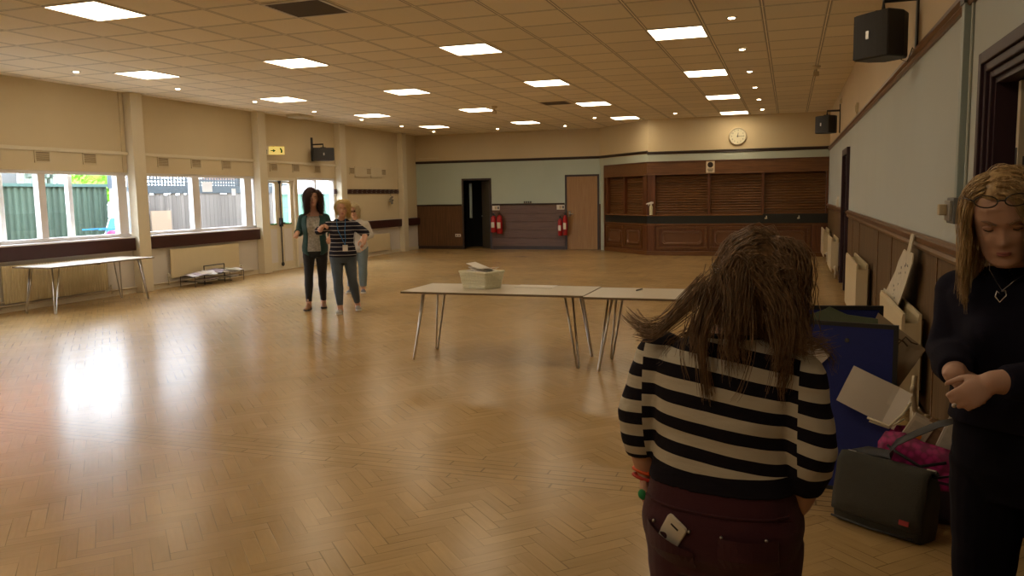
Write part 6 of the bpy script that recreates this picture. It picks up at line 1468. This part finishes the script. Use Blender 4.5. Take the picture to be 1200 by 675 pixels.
# cardigan: open front, long sleeves pushed to the elbow
def cardigan(Wm, S, m, z0, z1, parent, sleeve=.72, name='cardigan', open_=.075, infl=.024):
    mb = MB(); R = []
    for ring in torso_rings(S['torso'], infl, z0, z1, bust=S.get('bust')): R.append(ring)
    n = len(R[0]); secs = []
    for r in R:
        keep = [p for p in r if not (p.y > .01 and abs(p.x) < open_)]
        # order around the back from the right front edge to the left front edge
        keep.sort(key=lambda p: math.atan2(p.x, -p.y)); secs.append(keep)
    mn = min(len(s) for s in secs); secs = [s[(len(s) - mn) // 2:(len(s) - mn) // 2 + mn] for s in secs]
    full = []
    for s in secs:
        c = V((0, 0, s[0].z)); inn = [p + (c - p).normalized() * .010 for p in s]; full.append(s + inn[::-1])
    mb.rings(full)
    for A in S['arms']:
        sh, el, wr = [V(q) for q in A['j']]; ra = A.get('r'); u = (sleeve - .5) * 2
        pp = [sh, sh + (el - sh) * .5, el, el + (wr - el) * u * .5, el + (wr - el) * u]; mb.tube(pp, [ra[0] + .018, ra[0] * .92 + .018, ra[1] + .02, ra[1] + .018, ra[1] + .014], 18); mb.ball(sh, ra[0] + .017); mb.ball(el, ra[1] + .019)
    f = fuse(mb, .0065, 4, .5); f.v = [Wm @ v for v in f.v]; return f.build(name, m, parent, smooth=True)
cardigan(W3, S3, teal, .80, 1.385, p3, .80)
hb = hair_mb(WH3, .225, 21, 130, 10, .44, part=-.02, wave=.026, wl=.11, r=.0024, colliders=shoulders(W3, 1.34, torso=(.165, .13, .2), cz=1.25), spread=.016, vol=.026, clump=.25)
hb.build('hair', hair_mat('dark_brown_hair', (.028, .012, .009), (.085, .038, .026)), p3, smooth=True)

nst = stripe_mat('navy_fine_stripes', (.014, .014, .026), (.50, .47, .45), .058, .13, 1.0, -9, 9, .0, 0)
k4 = 1.58 / 1.64
S4 = dict(voxel=.0065, head_h=.215, pivot=(-.02, .10, 1.375), hyaw=6, hroll=-4, hpitch=-6, neck=(0, .01, 1.33), skin=skin, torso=[(z, cx, cy, rx * 1.06, ry * 1.05) for z, cx, cy, rx, ry in basic_torso(k4)], bust=(1.15, .05, .08),
    arms=[dict(j=[(.165, .0, 1.245), (.31, .06, 1.17), (.245, .19, 1.24)], d=(-.55, .5, .15), n=(-.2, .7, -.7), t=-1, r=(.050, .043, .027), curl=(30, 34, 36, 38)),
          dict(j=[(-.165, .0, 1.245), (-.325, .05, 1.13), (-.31, .17, .99)], d=(.55, .45, -.6), n=(.4, .5, -.7), t=1, r=(.050, .043, .027), curl=(30, 34, 36, 38))],
    legs=[dict(j=[(.09, 0, .82), (.075, .09, .46), (.055, .12, .085)], toe=(.1, 1), r=(.094, .058, .040)), dict(j=[(-.09, 0, .82), (-.125, .02, .45), (-.175, -.12, .10)], toe=(-.15, 1), r=(.094, .058, .040))],
    top=dict(name='striped_top', mat=nst, z0=.80, z1=1.335, infl=.022, sleeve=.52, sf=.02, wrinkle=.006), bottoms=dict(name='jeans', mat=fabric('blue_grey_denim', (.065, .085, .105)), z0=.715, z1=.92, infl=.008, ankle=.5),
    shoe=mat('grey_trainer', (.28, .26, .22), .6), sole=M['paper'], shoe_name='trainer')
p4, b4, t4, bt4, W4, WH4, _ = walker((-6.00, 10.18), 206, 'short-haired blonde in navy striped top and blue lanyard, middle of the walking trio', 1, S4)
face_parts(WH4, .215, b4, lids=skin, brow=(.25, .16, .08), mouth_open=.004)
hb = hair_mb(WH4, .215, 31, 110, 9, .235, part=.02, wave=.010, wl=.10, r=.0022, colliders=shoulders(W4, 1.24, torso=(.16, .12, .18), cz=1.15), spread=.013, vol=.012, clump=.4)
hb.build('hair', hair_mat('bright_blonde_hair', (.42, .27, .08), (.78, .58, .24)), p4, smooth=True)
def f4(x, z, d=.0): q = surf_pt(S4['torso'], x, z, .026 + d, True); 
lan = mat('blue_lanyard', (.02, .16, .38), .6)
LP = [V((.06, .06, 1.335)), V((.055, .12, 1.27)), V((.035, .185, 1.17)), V((-.02, .19, 1.05)), V((-.05, .172, .975))]; LQ = [V((-.06, .06, 1.335)), V((-.06, .12, 1.27)), V((-.055, .19, 1.17)), V((-.06, .19, 1.05)), V((-.05, .172, .975))]
l4 = MB().tube([W4 @ p for p in LP], .0055, 6).tube([W4 @ p for p in LQ], .0055, 6).build('lanyard', lan, p4)
MB().box(-.085, -.015, .160, .166, .885, .975, W4).build('badge_card', M['paper'], l4)
wd = V(S4['arms'][0]['j'][2])
MB().tube([W4 @ (wd + V((.012, -.03, 0)) + V((.0, .030 * cos(a) * .5, .036 * sin(a))) + V((.02 * cos(a), 0, 0))) for a in [2 * pi * q / 14 for q in range(15)]], .006, 6, cap=False).build('wrist_watch', M['black'], p4)

k5 = 1.50 / 1.64
whitek = fabric('white_cardigan_knit', (.55, .52, .47)); 
S5 = dict(voxel=.0065, head_h=.215, pivot=(.02, .09, 1.305), hyaw=-2, hroll=8, hpitch=-8, neck=(0, .0, 1.25), skin=skin, torso=[(z, cx, cy, rx * 1.05, ry * 1.05) for z, cx, cy, rx, ry in basic_torso(k5)],
    arms=[dict(j=[(.155, 0, 1.17), (.20, -.03, .98), (.17, .10, .86)], d=(.0, .5, -.7), n=(-1, 0, 0), t=-1, r=(.05, .043, .027)), dict(j=[(-.155, 0, 1.17), (-.235, -.03, .99), (-.10, .16, .92)], d=(.7, .4, -.5), n=(.3, .3, -.8), t=1, r=(.05, .043, .027))],
    legs=[dict(j=[(.085, 0, .78), (.10, .05, .44), (.125, .03, .085)], toe=(.3, 1), r=(.094, .06, .042)), dict(j=[(-.085, 0, .78), (-.085, .04, .43), (-.075, .0, .08)], toe=(-.1, 1), r=(.094, .06, .042))],
    top=dict(name='white_jumper', mat=whitek, z0=.70, z1=1.27, infl=.024, sleeve=.96, sf=.02, wrinkle=.006), bottoms=dict(name='jeans', mat=fabric('pale_denim', (.16, .21, .24)), z0=.68, z1=.90, infl=.014, ankle=1.4),
    shoe=mat('dark_trainer', (.08, .08, .09), .6), sole=M['paper'], shoe_name='trainer')
p5, b5, t5, bt5, W5, WH5, _ = walker((-7.05, 12.45), 205, 'woman in white jumper and pale jeans walking behind the other two', 1, S5)
face_parts(WH5, .215, b5, lids=skin, brow=(.25, .17, .09))
hb = hair_mb(WH5, .215, 41, 100, 8, .26, part=.0, wave=.008, wl=.10, r=.0023, colliders=shoulders(W5, 1.17, torso=(.16, .12, .16), cz=1.05), spread=.013, vol=.012)
hb.build('hair', hair_mat('pale_blonde_hair', (.40, .30, .15), (.72, .60, .36)), p5, smooth=True)
g5 = MB(); kk = .215 / .225
for s in (-1, 1): g5.ball(WH5 @ V((s * .031 * kk, .083 * kk, .50 * .215)), (.020, .008, .016), 12, 8, WH5.to_3x3().to_4x4())
g5.tube([WH5 @ V((-.012, .092 * kk, .11)), WH5 @ V((.012, .092 * kk, .11))], .002, 6); g5.build('sunglasses', mat('dark_lenses', (.05, .03, .02), .2), p5, smooth=True)
MB().tube([W5 @ V((-.02, .16, 1.19)), W5 @ V((.01, .175, 1.05)), W5 @ V((.03, .165, .9)), W5 @ V((.02, .155, .76))], .004, 6).build('dark_cord', M['black'], p5)
# ---------------------------------------------------------------- light and camera
w = bpy.data.worlds.new('sky'); SC.world = w; w.use_nodes = True
bg_ = w.node_tree.nodes['Background']; bg_.inputs[0].default_value = (.82, .90, 1.0, 1); bg_.inputs[1].default_value = 17
cam = bpy.data.cameras.new('camera'); co = bpy.data.objects.new('camera', cam); COL.objects.link(co)
F_, W_, H_ = 955.0, 1200, 675
vp = V((925.5 - 600, 224 - 337.5, F_)).normalized()          # direction of the hall's long axis in the camera frame
dn = V((740 - 600, 8790 - 337.5, F_)); dn = (dn - vp * dn.dot(vp)).normalized()
up = -dn; rt = vp.cross(up)
if rt.x < 0: rt = -rt
# rows: world axes expressed in camera coords (x right, y down, z forward)
Rwc = Matrix((rt, vp, up))
R3 = Matrix(((Rwc[0][0], -Rwc[0][1], -Rwc[0][2]), (Rwc[1][0], -Rwc[1][1], -Rwc[1][2]), (Rwc[2][0], -Rwc[2][1], -Rwc[2][2])))
co.matrix_world = Matrix.Translation((0, 0, 1.62)) @ R3.to_4x4()
cam.sensor_width = 36; cam.lens = F_ * 36 / W_; cam.clip_start = .05; cam.clip_end = 200
SC.camera = co
SC.view_settings.view_transform = 'Standard'; SC.view_settings.look = 'None'; SC.view_settings.exposure = 0; SC.view_settings.gamma = 1; SC.view_settings.use_curve_mapping = False
